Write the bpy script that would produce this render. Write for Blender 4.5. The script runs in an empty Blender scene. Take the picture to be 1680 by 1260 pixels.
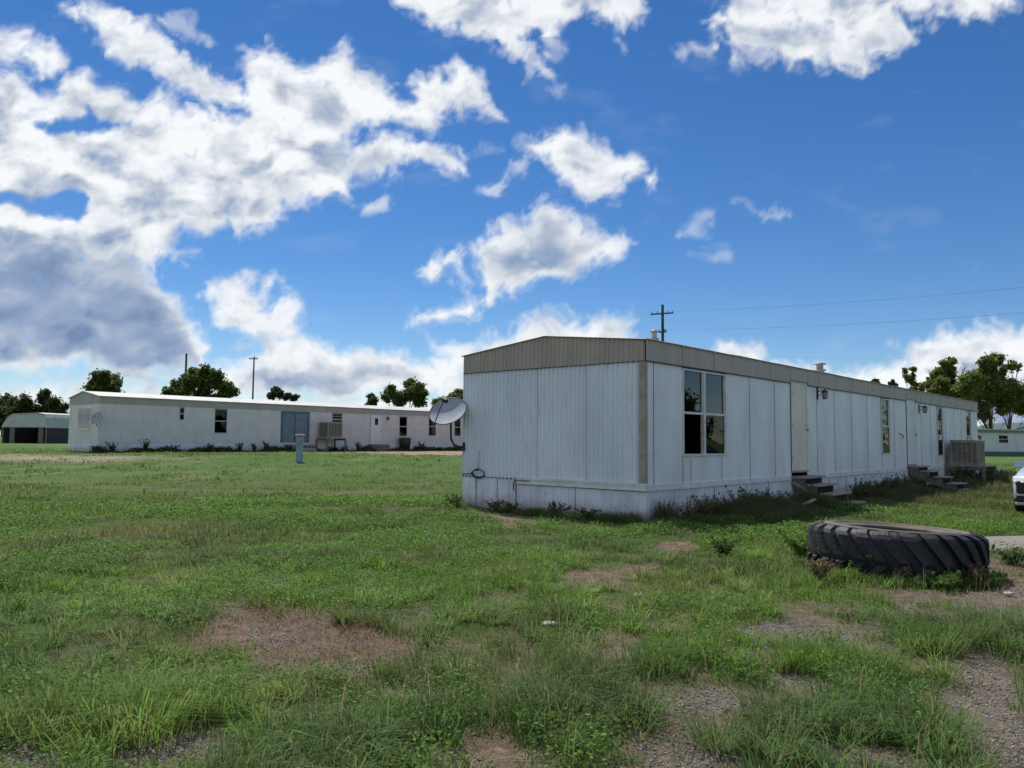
import bpy, math, random
import numpy as np
from mathutils import Vector, Matrix
random.seed(7); RNG = np.random.default_rng(7)
sc = bpy.context.scene
C = sc.collection

# ------------------------------------------------------------------ camera
F_PX, CAM_H = 1262.0, 1.4                      # focal length in photo pixels (1680 wide), eye height
PITCH, ROLL = math.atan(92 / F_PX), math.radians(0.58)
cam = bpy.data.cameras.new('camera'); camo = bpy.data.objects.new('camera', cam); C.objects.link(camo)
cam.sensor_fit = 'HORIZONTAL'; cam.sensor_width = 36.0; cam.lens = 36.0 * F_PX / 1680
cam.clip_start = 0.05; cam.clip_end = 20000
fw = Vector((0, math.cos(PITCH), math.sin(PITCH))); up0 = Vector((0, -math.sin(PITCH), math.cos(PITCH))); rt0 = Vector((1, 0, 0))
up = math.cos(ROLL) * up0 - math.sin(ROLL) * rt0; rt = math.cos(ROLL) * rt0 + math.sin(ROLL) * up0
M = Matrix((rt, up, -fw)).transposed().to_4x4(); M.translation = (0, 0, CAM_H)
camo.matrix_world = M
sc.camera = camo

# ------------------------------------------------------------------ world, sun, exposure
SUN_EL, SUN_AZ = math.radians(57), math.radians(-26)     # azimuth from +Y towards +X
world = bpy.data.worlds.new('World'); sc.world = world; world.use_nodes = True
nt = world.node_tree; nt.nodes.clear()
sky = nt.nodes.new('ShaderNodeTexSky'); sky.sky_type = 'NISHITA'; sky.sun_disc = False
sky.sun_elevation = SUN_EL; sky.sun_rotation = SUN_AZ
sky.altitude = 800; sky.air_density = 1.0; sky.dust_density = 0.05; sky.ozone_density = 4.5
hs = nt.nodes.new('ShaderNodeHueSaturation'); hs.inputs['Saturation'].default_value = 1.24; hs.inputs['Hue'].default_value = 0.505
bg = nt.nodes.new('ShaderNodeBackground'); bg.inputs['Strength'].default_value = 0.082
wo = nt.nodes.new('ShaderNodeOutputWorld')
nt.links.new(sky.outputs[0], hs.inputs['Color']); nt.links.new(hs.outputs[0], bg.inputs[0]); nt.links.new(bg.outputs[0], wo.inputs[0])
sun = bpy.data.lights.new('sun', 'SUN'); sun.energy = 3.9; sun.angle = math.radians(0.55); sun.color = (1.0, 0.95, 0.87)
suno = bpy.data.objects.new('sun', sun); C.objects.link(suno)
sd = Vector((math.sin(SUN_AZ) * math.cos(SUN_EL), math.cos(SUN_AZ) * math.cos(SUN_EL), math.sin(SUN_EL)))
suno.rotation_euler = sd.to_track_quat('Z', 'Y').to_euler()
suno.location = (0, 0, 30)
sc.view_settings.view_transform = 'Standard'; sc.view_settings.look = 'None'
sc.view_settings.exposure = 0.28; sc.view_settings.gamma = 1.0
try:
    sc.cycles.max_bounces = 5; sc.cycles.transparent_max_bounces = 12; sc.cycles.diffuse_bounces = 3
except Exception: pass

# ------------------------------------------------------------------ helpers
def ray(x, y):
    d = fw * F_PX + rt * (x - 840) + up * (630 - y)
    return d / d.y
def at(x, y, Y):
    """world point seen at photo position x,y at distance Y along the ground"""
    return Vector((0, 0, CAM_H)) + ray(x, y) * Y
def gpt(x, y, z=0.0):
    d = ray(x, y); t = (z - CAM_H) / d.z
    return Vector((0, 0, CAM_H)) + d * t

def tag(o, label=None, cat=None, group=None, kind=None):
    if label: o['label'] = label
    if cat: o['category'] = cat
    if group: o['group'] = group
    if kind: o['kind'] = kind
    return o
def empty(name, loc=(0, 0, 0), rz=0.0):
    o = bpy.data.objects.new(name, None); C.objects.link(o); o.location = loc; o.rotation_euler = (0, 0, rz)
    o.empty_display_size = 0.3
    return o
def copy_tree(o, parent=None):
    c = o.copy(); C.objects.link(c)
    if parent: c.parent = parent
    for ch in list(o.children): copy_tree(ch, c)
    return c

class MB:
    """collects faces, builds ONE mesh object"""
    def __init__(s): s.v = []; s.f = []; s.m = []; s.sm = []
    def add(s, vs, fs, mi=0, smooth=False):
        b = len(s.v); s.v += [tuple(p) for p in vs]
        for f in fs: s.f.append(tuple(b + i for i in f)); s.m.append(mi); s.sm.append(smooth)
    def box(s, x0, x1, y0, y1, z0, z1, mi=0, bev=0.0):
        if bev <= 0:
            vs = [(x, y, z) for z in (z0, z1) for y in (y0, y1) for x in (x0, x1)]
            s.add(vs, [(0, 2, 3, 1), (4, 5, 7, 6), (0, 1, 5, 4), (2, 6, 7, 3), (0, 4, 6, 2), (1, 3, 7, 5)], mi); return
        b = bev; q = [(x0 + b, y0), (x1 - b, y0), (x1, y0 + b), (x1, y1 - b), (x1 - b, y1), (x0 + b, y1), (x0, y1 - b), (x0, y0 + b)]
        qi = [(x0 + b, y0 + b), (x1 - b, y0 + b), (x1 - b, y0 + b), (x1 - b, y1 - b), (x1 - b, y1 - b), (x0 + b, y1 - b), (x0 + b, y1 - b), (x0 + b, y0 + b)]
        rings = [[(x, y, z0) for x, y in qi], [(x, y, z0 + b) for x, y in q], [(x, y, z1 - b) for x, y in q], [(x, y, z1) for x, y in qi]]
        vs = [p for r in rings for p in r]; fs = []
        for k in range(3):
            for i in range(8):
                j = (i + 1) % 8; fs.append((k * 8 + i, k * 8 + j, k * 8 + 8 + j, k * 8 + 8 + i))
        fs += [(0, 5, 3, 1), (24, 25, 27, 29)]
        s.add(vs, fs, mi)
    def obox(s, c, ax, ay, az, mi=0):
        c = Vector(c); vs = []
        for k in (-1, 1):
            for j in (-1, 1):
                for i in (-1, 1): vs.append(c + Vector(ax) * i + Vector(ay) * j + Vector(az) * k)
        s.add(vs, [(0, 2, 3, 1), (4, 5, 7, 6), (0, 1, 5, 4), (2, 6, 7, 3), (0, 4, 6, 2), (1, 3, 7, 5)], mi)
    def beam(s, a, b, w, h, mi=0, upv=(0, 0, 1)):
        a = Vector(a); b = Vector(b); d = b - a; L = d.length; d.normalize()
        sx = d.cross(Vector(upv))
        if sx.length < 1e-4: sx = Vector((1, 0, 0))
        sx.normalize(); uz = sx.cross(d)
        s.obox((a + b) / 2, d * L / 2, sx * w / 2, uz * h / 2, mi)
    def tube(s, pts, rad, n=8, mi=0, cap=True):
        pts = [Vector(p) for p in pts]
        if not hasattr(rad, '__len__'): rad = [rad] * len(pts)
        vs = []; prev = None
        for i, p in enumerate(pts):
            d = (pts[min(i + 1, len(pts) - 1)] - pts[max(i - 1, 0)]).normalized()
            if prev is None: a = d.orthogonal().normalized()
            else:
                a = prev - d * prev.dot(d); a = a.normalized() if a.length > 1e-5 else d.orthogonal().normalized()
            prev = a; b = d.cross(a)
            for k in range(n):
                t = 2 * math.pi * k / n; vs.append(p + (a * math.cos(t) + b * math.sin(t)) * rad[i])
        fs = [(i * n + k, i * n + (k + 1) % n, (i + 1) * n + (k + 1) % n, (i + 1) * n + k) for i in range(len(pts) - 1) for k in range(n)]
        s.add(vs, fs, mi, True)
        if cap:
            s.add(vs[:n], [tuple(range(n))[::-1]], mi); s.add(vs[-n:], [tuple(range(n))], mi)
    def lathe(s, prof, n=32, c=(0, 0, 0), mi=0, closed=False, smooth=True):
        vs = []
        for k in range(n):
            t = 2 * math.pi * k / n
            for r, z in prof: vs.append((c[0] + r * math.cos(t), c[1] + r * math.sin(t), c[2] + z))
        m = len(prof); fs = []
        for k in range(n):
            for i in range(m if closed else m - 1):
                j = (i + 1) % m; k2 = (k + 1) % n
                fs.append((k * m + i, k2 * m + i, k2 * m + j, k * m + j))
        s.add(vs, fs, mi, smooth)
    def prism(s, poly, a, b, axis='y', mi=0):
        """poly in the plane across axis, extruded from a to b"""
        def P(p, t): return {'y': (p[0], t, p[1]), 'x': (t, p[0], p[1]), 'z': (p[0], p[1], t)}[axis]
        n = len(poly); vs = [P(p, a) for p in poly] + [P(p, b) for p in poly]
        s.add(vs, [tuple(range(n))[::-1], tuple(range(n, 2 * n))] + [(i, (i + 1) % n, n + (i + 1) % n, n + i) for i in range(n)], mi)
    def ribbed(s, P, t0, t1, zb, zt, sp=0.1, w=0.035, d=0.012, mi=0, thick=0.0):
        """corrugated sheet: P(t, d, z) -> point; zt(t) top; zb(t) bottom"""
        ts = []; k = t0
        while k < t1 - 1e-6:
            for o, dd in ((0, 0), (sp - w, 0), (sp - w * 0.72, d), (sp - w * 0.28, d)):
                if k + o < t1: ts.append((k + o, dd))
            k += sp
        ts.append((t1, 0))
        vs = []
        for t, dd in ts: vs += [P(t, dd, zb(t)), P(t, dd, zt(t))]
        s.add(vs, [(2 * i, 2 * i + 2, 2 * i + 3, 2 * i + 1) for i in range(len(ts) - 1)], mi)
    def build(s, name, mats, parent=None, loc=None):
        me = bpy.data.meshes.new(name); me.from_pydata(s.v, [], s.f)
        if not isinstance(mats, (list, tuple)): mats = [mats]
        for m in mats: me.materials.append(m)
        me.polygons.foreach_set('material_index', s.m); me.polygons.foreach_set('use_smooth', s.sm)
        me.update(); o = bpy.data.objects.new(name, me); C.objects.link(o)
        if parent: o.parent = parent
        if loc: o.location = loc
        return o

def np_mesh(name, V, T, mat, col=None, parent=None, smooth=False, attrs=None, quads=False):
    """mesh from numpy arrays of vertices and triangles / quads"""
    k = 4 if quads else 3
    me = bpy.data.meshes.new(name); me.vertices.add(len(V)); me.vertices.foreach_set('co', V.astype(np.float32).ravel())
    me.loops.add(len(T) * k); me.loops.foreach_set('vertex_index', T.astype(np.int32).ravel())
    me.polygons.add(len(T)); me.polygons.foreach_set('loop_start', np.arange(0, len(T) * k, k, dtype=np.int32))
    try: me.polygons.foreach_set('loop_total', np.full(len(T), k, dtype=np.int32))
    except Exception: pass
    if smooth: me.polygons.foreach_set('use_smooth', np.ones(len(T), dtype=bool))
    if col is not None:
        a = me.attributes.new('tone', 'FLOAT_COLOR', 'POINT')
        c4 = np.ones((len(V), 4), np.float32); c4[:, :3] = col; a.data.foreach_set('color', c4.ravel())
    for n_, arr in (attrs or {}).items():
        a = me.attributes.new(n_, 'FLOAT', 'POINT'); a.data.foreach_set('value', arr.astype(np.float32).ravel())
    me.materials.append(mat); me.update(calc_edges=True)
    o = bpy.data.objects.new(name, me); C.objects.link(o)
    if parent: o.parent = parent
    return o

class Noise2:
    def __init__(s, seed):
        s.t = np.random.default_rng(seed).random((256, 256)).astype(np.float64)
    def n(s, x, y):
        xi = np.floor(x).astype(int); yi = np.floor(y).astype(int); fx = x - xi; fy = y - yi
        fx = fx * fx * fx * (fx * (fx * 6 - 15) + 10); fy = fy * fy * fy * (fy * (fy * 6 - 15) + 10)
        a = s.t[xi % 256, yi % 256]; b = s.t[(xi + 1) % 256, yi % 256]; c = s.t[xi % 256, (yi + 1) % 256]; d = s.t[(xi + 1) % 256, (yi + 1) % 256]
        return (a * (1 - fx) + b * fx) * (1 - fy) + (c * (1 - fx) + d * fx) * fy
    def fbm(s, x, y, o=5, g=0.5, l=2.03):
        r = 0; a = 1; t = 0
        for i in range(o):
            c, sn = math.cos(i * 1.1), math.sin(i * 1.1)
            r = r + a * s.n((x * c - y * sn) + 17.3 * i, (x * sn + y * c) + 9.1 * i); t += a; a *= g; x = x * l; y = y * l
        return r / t
N1, N2, N3, N4 = Noise2(1), Noise2(2), Noise2(3), Noise2(4)
def sstep(a, b, x):
    t = np.clip((x - a) / (b - a), 0, 1); return t * t * (3 - 2 * t)

# ------------------------------------------------------------------ materials
def mat(name, col, rough=0.7, spec=0.5, metal=0.0):
    m = bpy.data.materials.new(name); m.use_nodes = True; p = m.node_tree.nodes['Principled BSDF']
    p.inputs['Base Color'].default_value = (*col, 1); p.inputs['Roughness'].default_value = rough
    p.inputs['Metallic'].default_value = metal
    try: p.inputs['Specular IOR Level'].default_value = spec
    except Exception: pass
    return m
def nodes(m): t = m.node_tree; return t, t.nodes, t.links, t.nodes['Principled BSDF']
def worn(name, c1, c2, scale=3.0, rough=0.6, stretch=(1, 1, 1), bump=0.0, bscale=40.0, lo=0.4, hi=0.65, spec=0.4, c3=None, s3=12.0, l3=0.6, h3=0.72, st3=None):
    """paint / surface of colour c1 with stains c2 (noise, stretched) and optional second stain c3"""
    m = mat(name, c1, rough, spec); t, n, l, p = nodes(m)
    tc = n.new('ShaderNodeTexCoord'); mp = n.new('ShaderNodeMapping'); mp.inputs['Scale'].default_value = stretch
    l.new(tc.outputs['Object'], mp.inputs[0])
    no = n.new('ShaderNodeTexNoise'); no.inputs['Scale'].default_value = scale; no.inputs['Detail'].default_value = 8; no.inputs['Roughness'].default_value = 0.62
    l.new(mp.outputs[0], no.inputs['Vector'])
    r = n.new('ShaderNodeValToRGB'); r.color_ramp.elements[0].position = lo; r.color_ramp.elements[1].position = hi
    r.color_ramp.elements[0].color = (*c1, 1); r.color_ramp.elements[1].color = (*c2, 1)
    l.new(no.outputs['Fac'], r.inputs[0]); out = r.outputs[0]
    if c3:
        mp3 = n.new('ShaderNodeMapping'); mp3.inputs['Scale'].default_value = st3 or stretch; l.new(tc.outputs['Object'], mp3.inputs[0])
        n3 = n.new('ShaderNodeTexNoise'); n3.inputs['Scale'].default_value = s3; n3.inputs['Detail'].default_value = 6
        l.new(mp3.outputs[0], n3.inputs['Vector'])
        r3 = n.new('ShaderNodeValToRGB'); r3.color_ramp.elements[0].position = l3; r3.color_ramp.elements[1].position = h3
        r3.color_ramp.elements[0].color = (0, 0, 0, 1); r3.color_ramp.elements[1].color = (1, 1, 1, 1); l.new(n3.outputs['Fac'], r3.inputs[0])
        mx = n.new('ShaderNodeMix'); mx.data_type = 'RGBA'; mx.inputs[7].default_value = (*c3, 1)
        l.new(r3.outputs[0], mx.inputs[0]); l.new(out, mx.inputs[6]); out = mx.outputs[2]
    l.new(out, p.inputs['Base Color'])
    if bump:
        nb = n.new('ShaderNodeTexNoise'); nb.inputs['Scale'].default_value = bscale; nb.inputs['Detail'].default_value = 6; l.new(mp.outputs[0], nb.inputs['Vector'])
        b = n.new('ShaderNodeBump'); b.inputs['Strength'].default_value = bump; b.inputs['Distance'].default_value = 0.02
        l.new(nb.outputs['Fac'], b.inputs['Height']); l.new(b.outputs[0], p.inputs['Normal'])
    return m
def attr_mat(name, transl=0.3, rough=0.6, spec=0.25, noise=0.0):
    m = bpy.data.materials.new(name); m.use_nodes = True; t, n, l, p = nodes(m)
    a = n.new('ShaderNodeAttribute'); a.attribute_name = 'tone'
    l.new(a.outputs['Color'], p.inputs['Base Color']); p.inputs['Roughness'].default_value = rough
    try: p.inputs['Specular IOR Level'].default_value = spec
    except Exception: pass
    if transl > 0:
        tr = n.new('ShaderNodeBsdfTranslucent'); g = n.new('ShaderNodeGamma'); g.inputs[1].default_value = 0.9
        l.new(a.outputs['Color'], g.inputs[0]); l.new(g.outputs[0], tr.inputs[0])
        mx = n.new('ShaderNodeMixShader'); mx.inputs[0].default_value = transl
        o = n['Material Output']; l.new(p.outputs[0], mx.inputs[1]); l.new(tr.outputs[0], mx.inputs[2]); l.new(mx.outputs[0], o.inputs[0])
    return m
M_WALL = worn('weathered_white_siding', (0.82, 0.83, 0.86), (0.70, 0.70, 0.70), 1.6, 0.45, (1, 1, 0.35), bump=.5, bscale=1.6, c3=(0.50, 0.47, 0.40), s3=5, l3=0.60, h3=0.78, st3=(6, 6, 0.5))
M_GABLE = worn('white_ribbed_siding', (0.77, 0.80, 0.87), (0.67, 0.70, 0.77), 1.2, 0.42, (1, 1, 0.4), bump=.4, bscale=2, c3=(0.48, 0.48, 0.44), s3=4, l3=0.62, h3=0.82, st3=(4, 4, 0.5))
M_SKIRT = worn('white_skirting_metal', (0.78, 0.80, 0.86), (0.62, 0.63, 0.66), 2.0, 0.5, (1, 1, 0.5), c3=(0.33, 0.28, 0.21), s3=3, l3=0.62, h3=0.8, st3=(3, 3, 1.5))
def mud(m, col, z0, z1):
    t, n, l, p = nodes(m); src = p.inputs['Base Color'].links[0].from_socket
    tc = n.new('ShaderNodeTexCoord'); sp = n.new('ShaderNodeSeparateXYZ'); l.new(tc.outputs['Object'], sp.inputs[0])
    no = n.new('ShaderNodeTexNoise'); no.inputs['Scale'].default_value = 6; no.inputs['Detail'].default_value = 9; no.inputs['Roughness'].default_value = .7; l.new(tc.outputs['Object'], no.inputs['Vector'])
    mr = n.new('ShaderNodeMapRange'); mr.inputs['From Min'].default_value = z0; mr.inputs['From Max'].default_value = z1; mr.inputs['To Min'].default_value = .55; mr.inputs['To Max'].default_value = -.25; l.new(sp.outputs['Z'], mr.inputs['Value'])
    ad = n.new('ShaderNodeMath'); ad.operation = 'ADD'; l.new(mr.outputs[0], ad.inputs[0]); l.new(no.outputs['Fac'], ad.inputs[1])
    r = n.new('ShaderNodeValToRGB'); r.color_ramp.elements[0].position = .55; r.color_ramp.elements[1].position = .95; r.color_ramp.elements[1].color = (.75, .75, .75, 1); l.new(ad.outputs[0], r.inputs[0])
    mx = n.new('ShaderNodeMix'); mx.data_type = 'RGBA'; mx.inputs[7].default_value = (*col, 1); l.new(r.outputs[0], mx.inputs[0]); l.new(src, mx.inputs[6]); l.new(mx.outputs[2], p.inputs['Base Color'])
mud(M_SKIRT, (.36, .30, .24), .0, .5)
M_FASCIA = worn('tan_fascia_metal', (0.47, 0.40, 0.335), (0.39, 0.335, 0.28), 2.0, 0.5, (1, 1, 0.5), c3=(0.2, 0.18, 0.15), s3=6, l3=0.62, h3=0.8, st3=(5, 5, 0.6))
M_TRIM = worn('tan_trim_rusty', (0.40, 0.34, 0.28), (0.30, 0.24, 0.18), 5, 0.5)
M_WTRIM = worn('white_trim', (0.74, 0.75, 0.76), (0.60, 0.60, 0.60), 4, 0.4)
M_SEAM = mat('dark_seam', (0.035, 0.037, 0.04), 0.9)
M_ROOF = worn('white_roof_metal', (0.55, 0.55, 0.53), (0.40, 0.38, 0.35), 1.5, 0.5)
M_DOOR = worn('cream_door_paint', (0.76, 0.70, 0.56), (0.66, 0.61, 0.49), 2, 0.45, (1, 1, 0.4))
M_DOOR2 = worn('pale_door_paint', (0.80, 0.75, 0.74), (0.68, 0.64, 0.63), 2, 0.45, (1, 1, 0.4))
M_ALU = worn('aluminium_frame', (0.72, 0.72, 0.73), (0.55, 0.55, 0.55), 6, 0.4)
M_DARK = mat('black_metal', (0.012, 0.012, 0.014), 0.5)
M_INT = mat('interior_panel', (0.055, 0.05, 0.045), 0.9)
M_CURT = worn('white_curtain', (0.62, 0.60, 0.56), (0.45, 0.43, 0.40), 3, 0.9, (8, 8, 0.4))
M_GALV = worn('galvanised_metal', (0.36, 0.37, 0.38), (0.20, 0.19, 0.18), 6, 0.45, spec=0.5)
M_WOOD = worn('weathered_grey_wood', (0.20, 0.17, 0.14), (0.10, 0.082, 0.068), 3, 0.85, (2, 2, 14), bump=0.3, c3=(0.30, 0.27, 0.23), s3=5, l3=0.5, h3=0.7)
M_WOODX = worn('weathered_tread_wood', (0.40, 0.36, 0.32), (0.24, 0.205, 0.18), 3, 0.85, (2, 14, 14), bump=0.3)
M_RUB = worn('old_tyre_rubber', (0.017, 0.018, 0.022), (0.024, 0.025, 0.029), 5, 0.6, bump=0.4, bscale=22, c3=(0.05, 0.046, 0.042), s3=4, l3=0.6, h3=0.8)
M_RUBT = worn('dusty_tyre_sidewall', (0.16, 0.135, 0.11), (0.075, 0.068, 0.062), 4, 0.85, bump=0.2, bscale=30)
M_COOL = worn('sunbleached_beige_metal', (0.38, 0.335, 0.28), (0.26, 0.225, 0.195), 4, 0.6, c3=(0.13, 0.09, 0.06), s3=7, l3=0.62, h3=0.75)
M_PAD = worn('cooler_pad_fibre', (0.085, 0.07, 0.06), (0.15, 0.125, 0.11), 30, 0.95)
def glass(name, tint=(0.5, 0.55, 0.55), ior=1.9):
    m = bpy.data.materials.new(name); m.use_nodes = True; t = m.node_tree; n = t.nodes; l = t.links; n.remove(n['Principled BSDF'])
    g = n.new('ShaderNodeBsdfGlossy'); g.inputs['Roughness'].default_value = 0.015; tr = n.new('ShaderNodeBsdfTransparent'); tr.inputs[0].default_value = (*tint, 1)
    f = n.new('ShaderNodeFresnel'); f.inputs[0].default_value = ior; mx = n.new('ShaderNodeMixShader')
    no = n.new('ShaderNodeTexNoise'); no.inputs['Scale'].default_value = 1.3; b = n.new('ShaderNodeBump'); b.inputs['Strength'].default_value = 0.05; b.inputs['Distance'].default_value = 0.05
    l.new(no.outputs['Fac'], b.inputs['Height']); l.new(b.outputs[0], g.inputs['Normal'])
    l.new(f.outputs[0], mx.inputs[0]); l.new(tr.outputs[0], mx.inputs[1]); l.new(g.outputs[0], mx.inputs[2]); l.new(mx.outputs[0], n['Material Output'].inputs[0])
    return m
M_GLASS = glass('window_glass', (.35, .4, .42), 2.0)
M_BLIND = worn('tan_window_blind', (.42, .34, .29), (.35, .28, .24), 3, .9)
M_GLASS2c = glass('clear_window_glass', (.85, .85, .85), 1.3)
M_GLASS2 = glass('old_window_glass', (.10, .12, .13), 1.45)
M_LEAF = attr_mat('tree_leaves', 0.45, 0.55)
M_GRASS = attr_mat('grass_blades', 0.45, 0.55, 0.2)
M_WEED = attr_mat('weed_leaves', 0.3, 0.6, 0.2)
M_BARK = worn('tree_bark', (0.10, 0.08, 0.065), (0.05, 0.042, 0.035), 5, 0.9, (1, 1, 0.3))

#@@SKY
# ------------------------------------------------------------------ sky: cloud layer on a dome far outside the scene
POLY = [  # outline in photo pixels of each cloud seen, weight, greyness
 ([(-40,38),(40,42),(90,72),(112,98),(75,118),(30,108),(-40,100)],1,.05),
 ([(90,5),(130,6),(205,14),(250,34),(272,65),(330,105),(385,130),(440,165),(520,205),(420,195),(330,172),(280,150),(240,112),(190,92),(150,57),(95,22)],1,.0),
 ([(-60,105),(40,115),(72,142),(100,120),(140,100),(170,125),(230,150),(300,170),(400,190),(395,125),(405,85),(440,70),(500,105),(540,95),(555,68),(585,112),(625,130),(665,165),(672,130),(700,118),(760,105),(795,130),(824,205),(775,200),(735,182),(735,200),(705,222),(640,212),(600,214),(570,215),(565,232),(620,215),(680,235),(740,245),(790,282),(745,293),(690,280),(660,277),(650,303),(610,295),(583,292),(577,333),(520,332),(480,325),(465,330),(455,365),(400,372),(350,375),(305,382),(310,400),(337,400),(310,432),(270,438),(240,445),(180,440),(100,440),(-60,440)],1,.12),
 ([(-60,370),(100,400),(240,425),(280,490),(330,545),(358,575),(352,615),(240,628),(150,610),(80,608),(-60,612)],1,.78),
 ([(328,490),(345,460),(375,445),(410,438),(422,460),(450,445),(456,455),(437,480),(427,500),(460,480),(490,500),(508,540),(505,560),(430,572),(400,568),(360,540),(340,520)],1,.25),
 ([(340,655),(345,600),(400,590),(430,560),(505,550),(520,552),(560,565),(640,572),(720,592),(770,575),(780,660)],1,.35),
 ([(712,570),(720,553),(742,572),(765,577),(795,545),(830,548),(870,525),(910,514),(935,520),(960,530),(1000,517),(1032,519),(1037,550),(1000,600),(740,620)],1,.1),
 ([(774,470),(765,440),(775,412),(800,375),(830,360),(870,358),(895,336),(935,350),(965,370),(985,375),(1000,395),(1025,383),(1036,400),(1010,430),(980,450),(950,462),(910,450),(880,477),(840,485),(800,478)],1,.8),
 ([(686,446),(700,430),(725,410),(747,409),(765,428),(768,450),(740,460),(700,457)],.85,.75),
 ([(668,535),(672,518),(720,500),(760,482),(800,470),(850,480),(800,500),(752,530),(690,543)],.95,.2),
 ([(848,232),(900,225),(912,207),(947,199),(965,225),(1000,240),(1050,263),(1052,290),(1020,305),(1012,332),(965,340),(940,315),(905,300),(890,270),(855,247)],1,.0),
 ([(630,-40),(1055,-40),(1054,40),(1010,38),(960,32),(890,50),(870,65),(905,100),(914,124),(880,117),(840,92),(790,76),(730,62),(685,32)],.95,.2),
 ([(1143,40),(1150,25),(1180,15),(1195,-40),(1690,-40),(1680,10),(1600,35),(1560,15),(1520,50),(1500,70),(1450,88),(1420,110),(1340,107),(1290,114),(1240,102),(1190,78),(1168,45)],.86,.2),
 ([(1118,92),(1150,76),(1182,80),(1168,108),(1140,100)],.5,.1),
 ([(1188,104),(1215,82),(1226,112),(1202,118)],.5,.1),
 ([(1085,395),(1110,370),(1145,338),(1168,345),(1150,385),(1110,392)],.36,.1),
 ([(1205,326),(1260,336),(1322,340),(1318,360),(1260,358),(1215,345)],.36,.1),
 ([(1140,420),(1180,404),(1200,410),(1180,428)],.26,.1),
 ([(785,300),(800,285),(845,260),(855,272),(835,300),(810,322),(783,318)],.55,.1),
 ([(757,250),(810,236),(818,244),(770,256)],.3,.1),
 ([(594,330),(625,320),(642,324),(636,338),(600,344)],.75,.1),
 ([(1046,292),(1070,284),(1082,296),(1076,310),(1052,310)],.5,.1),
 ([(262,35),(300,25),(345,60),(360,80),(330,75),(280,60)],.4,.0),
 ([(900,150),(935,140),(925,165)],.3,.0), ([(1010,60),(1030,62),(1025,80)],.5,.0), ([(895,20),(935,10),(930,100),(905,100)],.5,.1),
 ([(410,625),(440,605),(500,600),(560,612),(640,600),(690,612),(700,632),(600,640),(470,640)],1,1.0),
 ([(1165,578),(1180,566),(1200,563),(1215,570),(1228,558),(1256,560),(1264,592),(1290,600),(1400,602),(1410,600),(1440,590),(1480,585),(1450,575),(1530,547),(1600,532),(1740,526),(1740,740),(1160,740)],1,.12),
 ([(1500,700),(1510,640),(1600,625),(1760,618),(1760,700)],.8,.75),
 ([(-80,640),(150,620),(360,640),(760,650),(780,720),(-80,720)],.9,.12),
]
HOLE = [([(-40,316),(60,325),(110,310),(140,318),(150,345),(130,355),(60,340),(-40,336)],1),
 ([(60,205),(85,195),(140,185),(150,158),(165,190),(225,195),(150,207),(75,216)],.9), ([(48,116),(100,110),(85,138),(70,142)],.8),
 ([(556,222),(590,216),(592,238),(568,238)],.8), ([(1480,24),(1545,10),(1570,30),(1500,48)],.5),
 ([(1270,700),(1390,690),(1500,680),(1500,720),(1270,720)],.3)]
def sdf(px, py, poly):
    """signed distance (positive inside) to a polygon, arrays"""
    d = np.full(px.shape, 1e9); ins = np.zeros(px.shape, bool); n = len(poly)
    for i in range(n):
        x0, y0 = poly[i]; x1, y1 = poly[(i + 1) % n]; ex, ey = x1 - x0, y1 - y0
        wx, wy = px - x0, py - y0; t = np.clip((wx * ex + wy * ey) / (ex * ex + ey * ey + 1e-9), 0, 1)
        d = np.minimum(d, np.hypot(wx - ex * t, wy - ey * t))
        c = ((y0 > py) != (y1 > py))
        if y1 != y0: ins ^= c & (px < (x1 - x0) * (py - y0) / (y1 - y0) + x0)
    return np.where(ins, d, -d)
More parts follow.
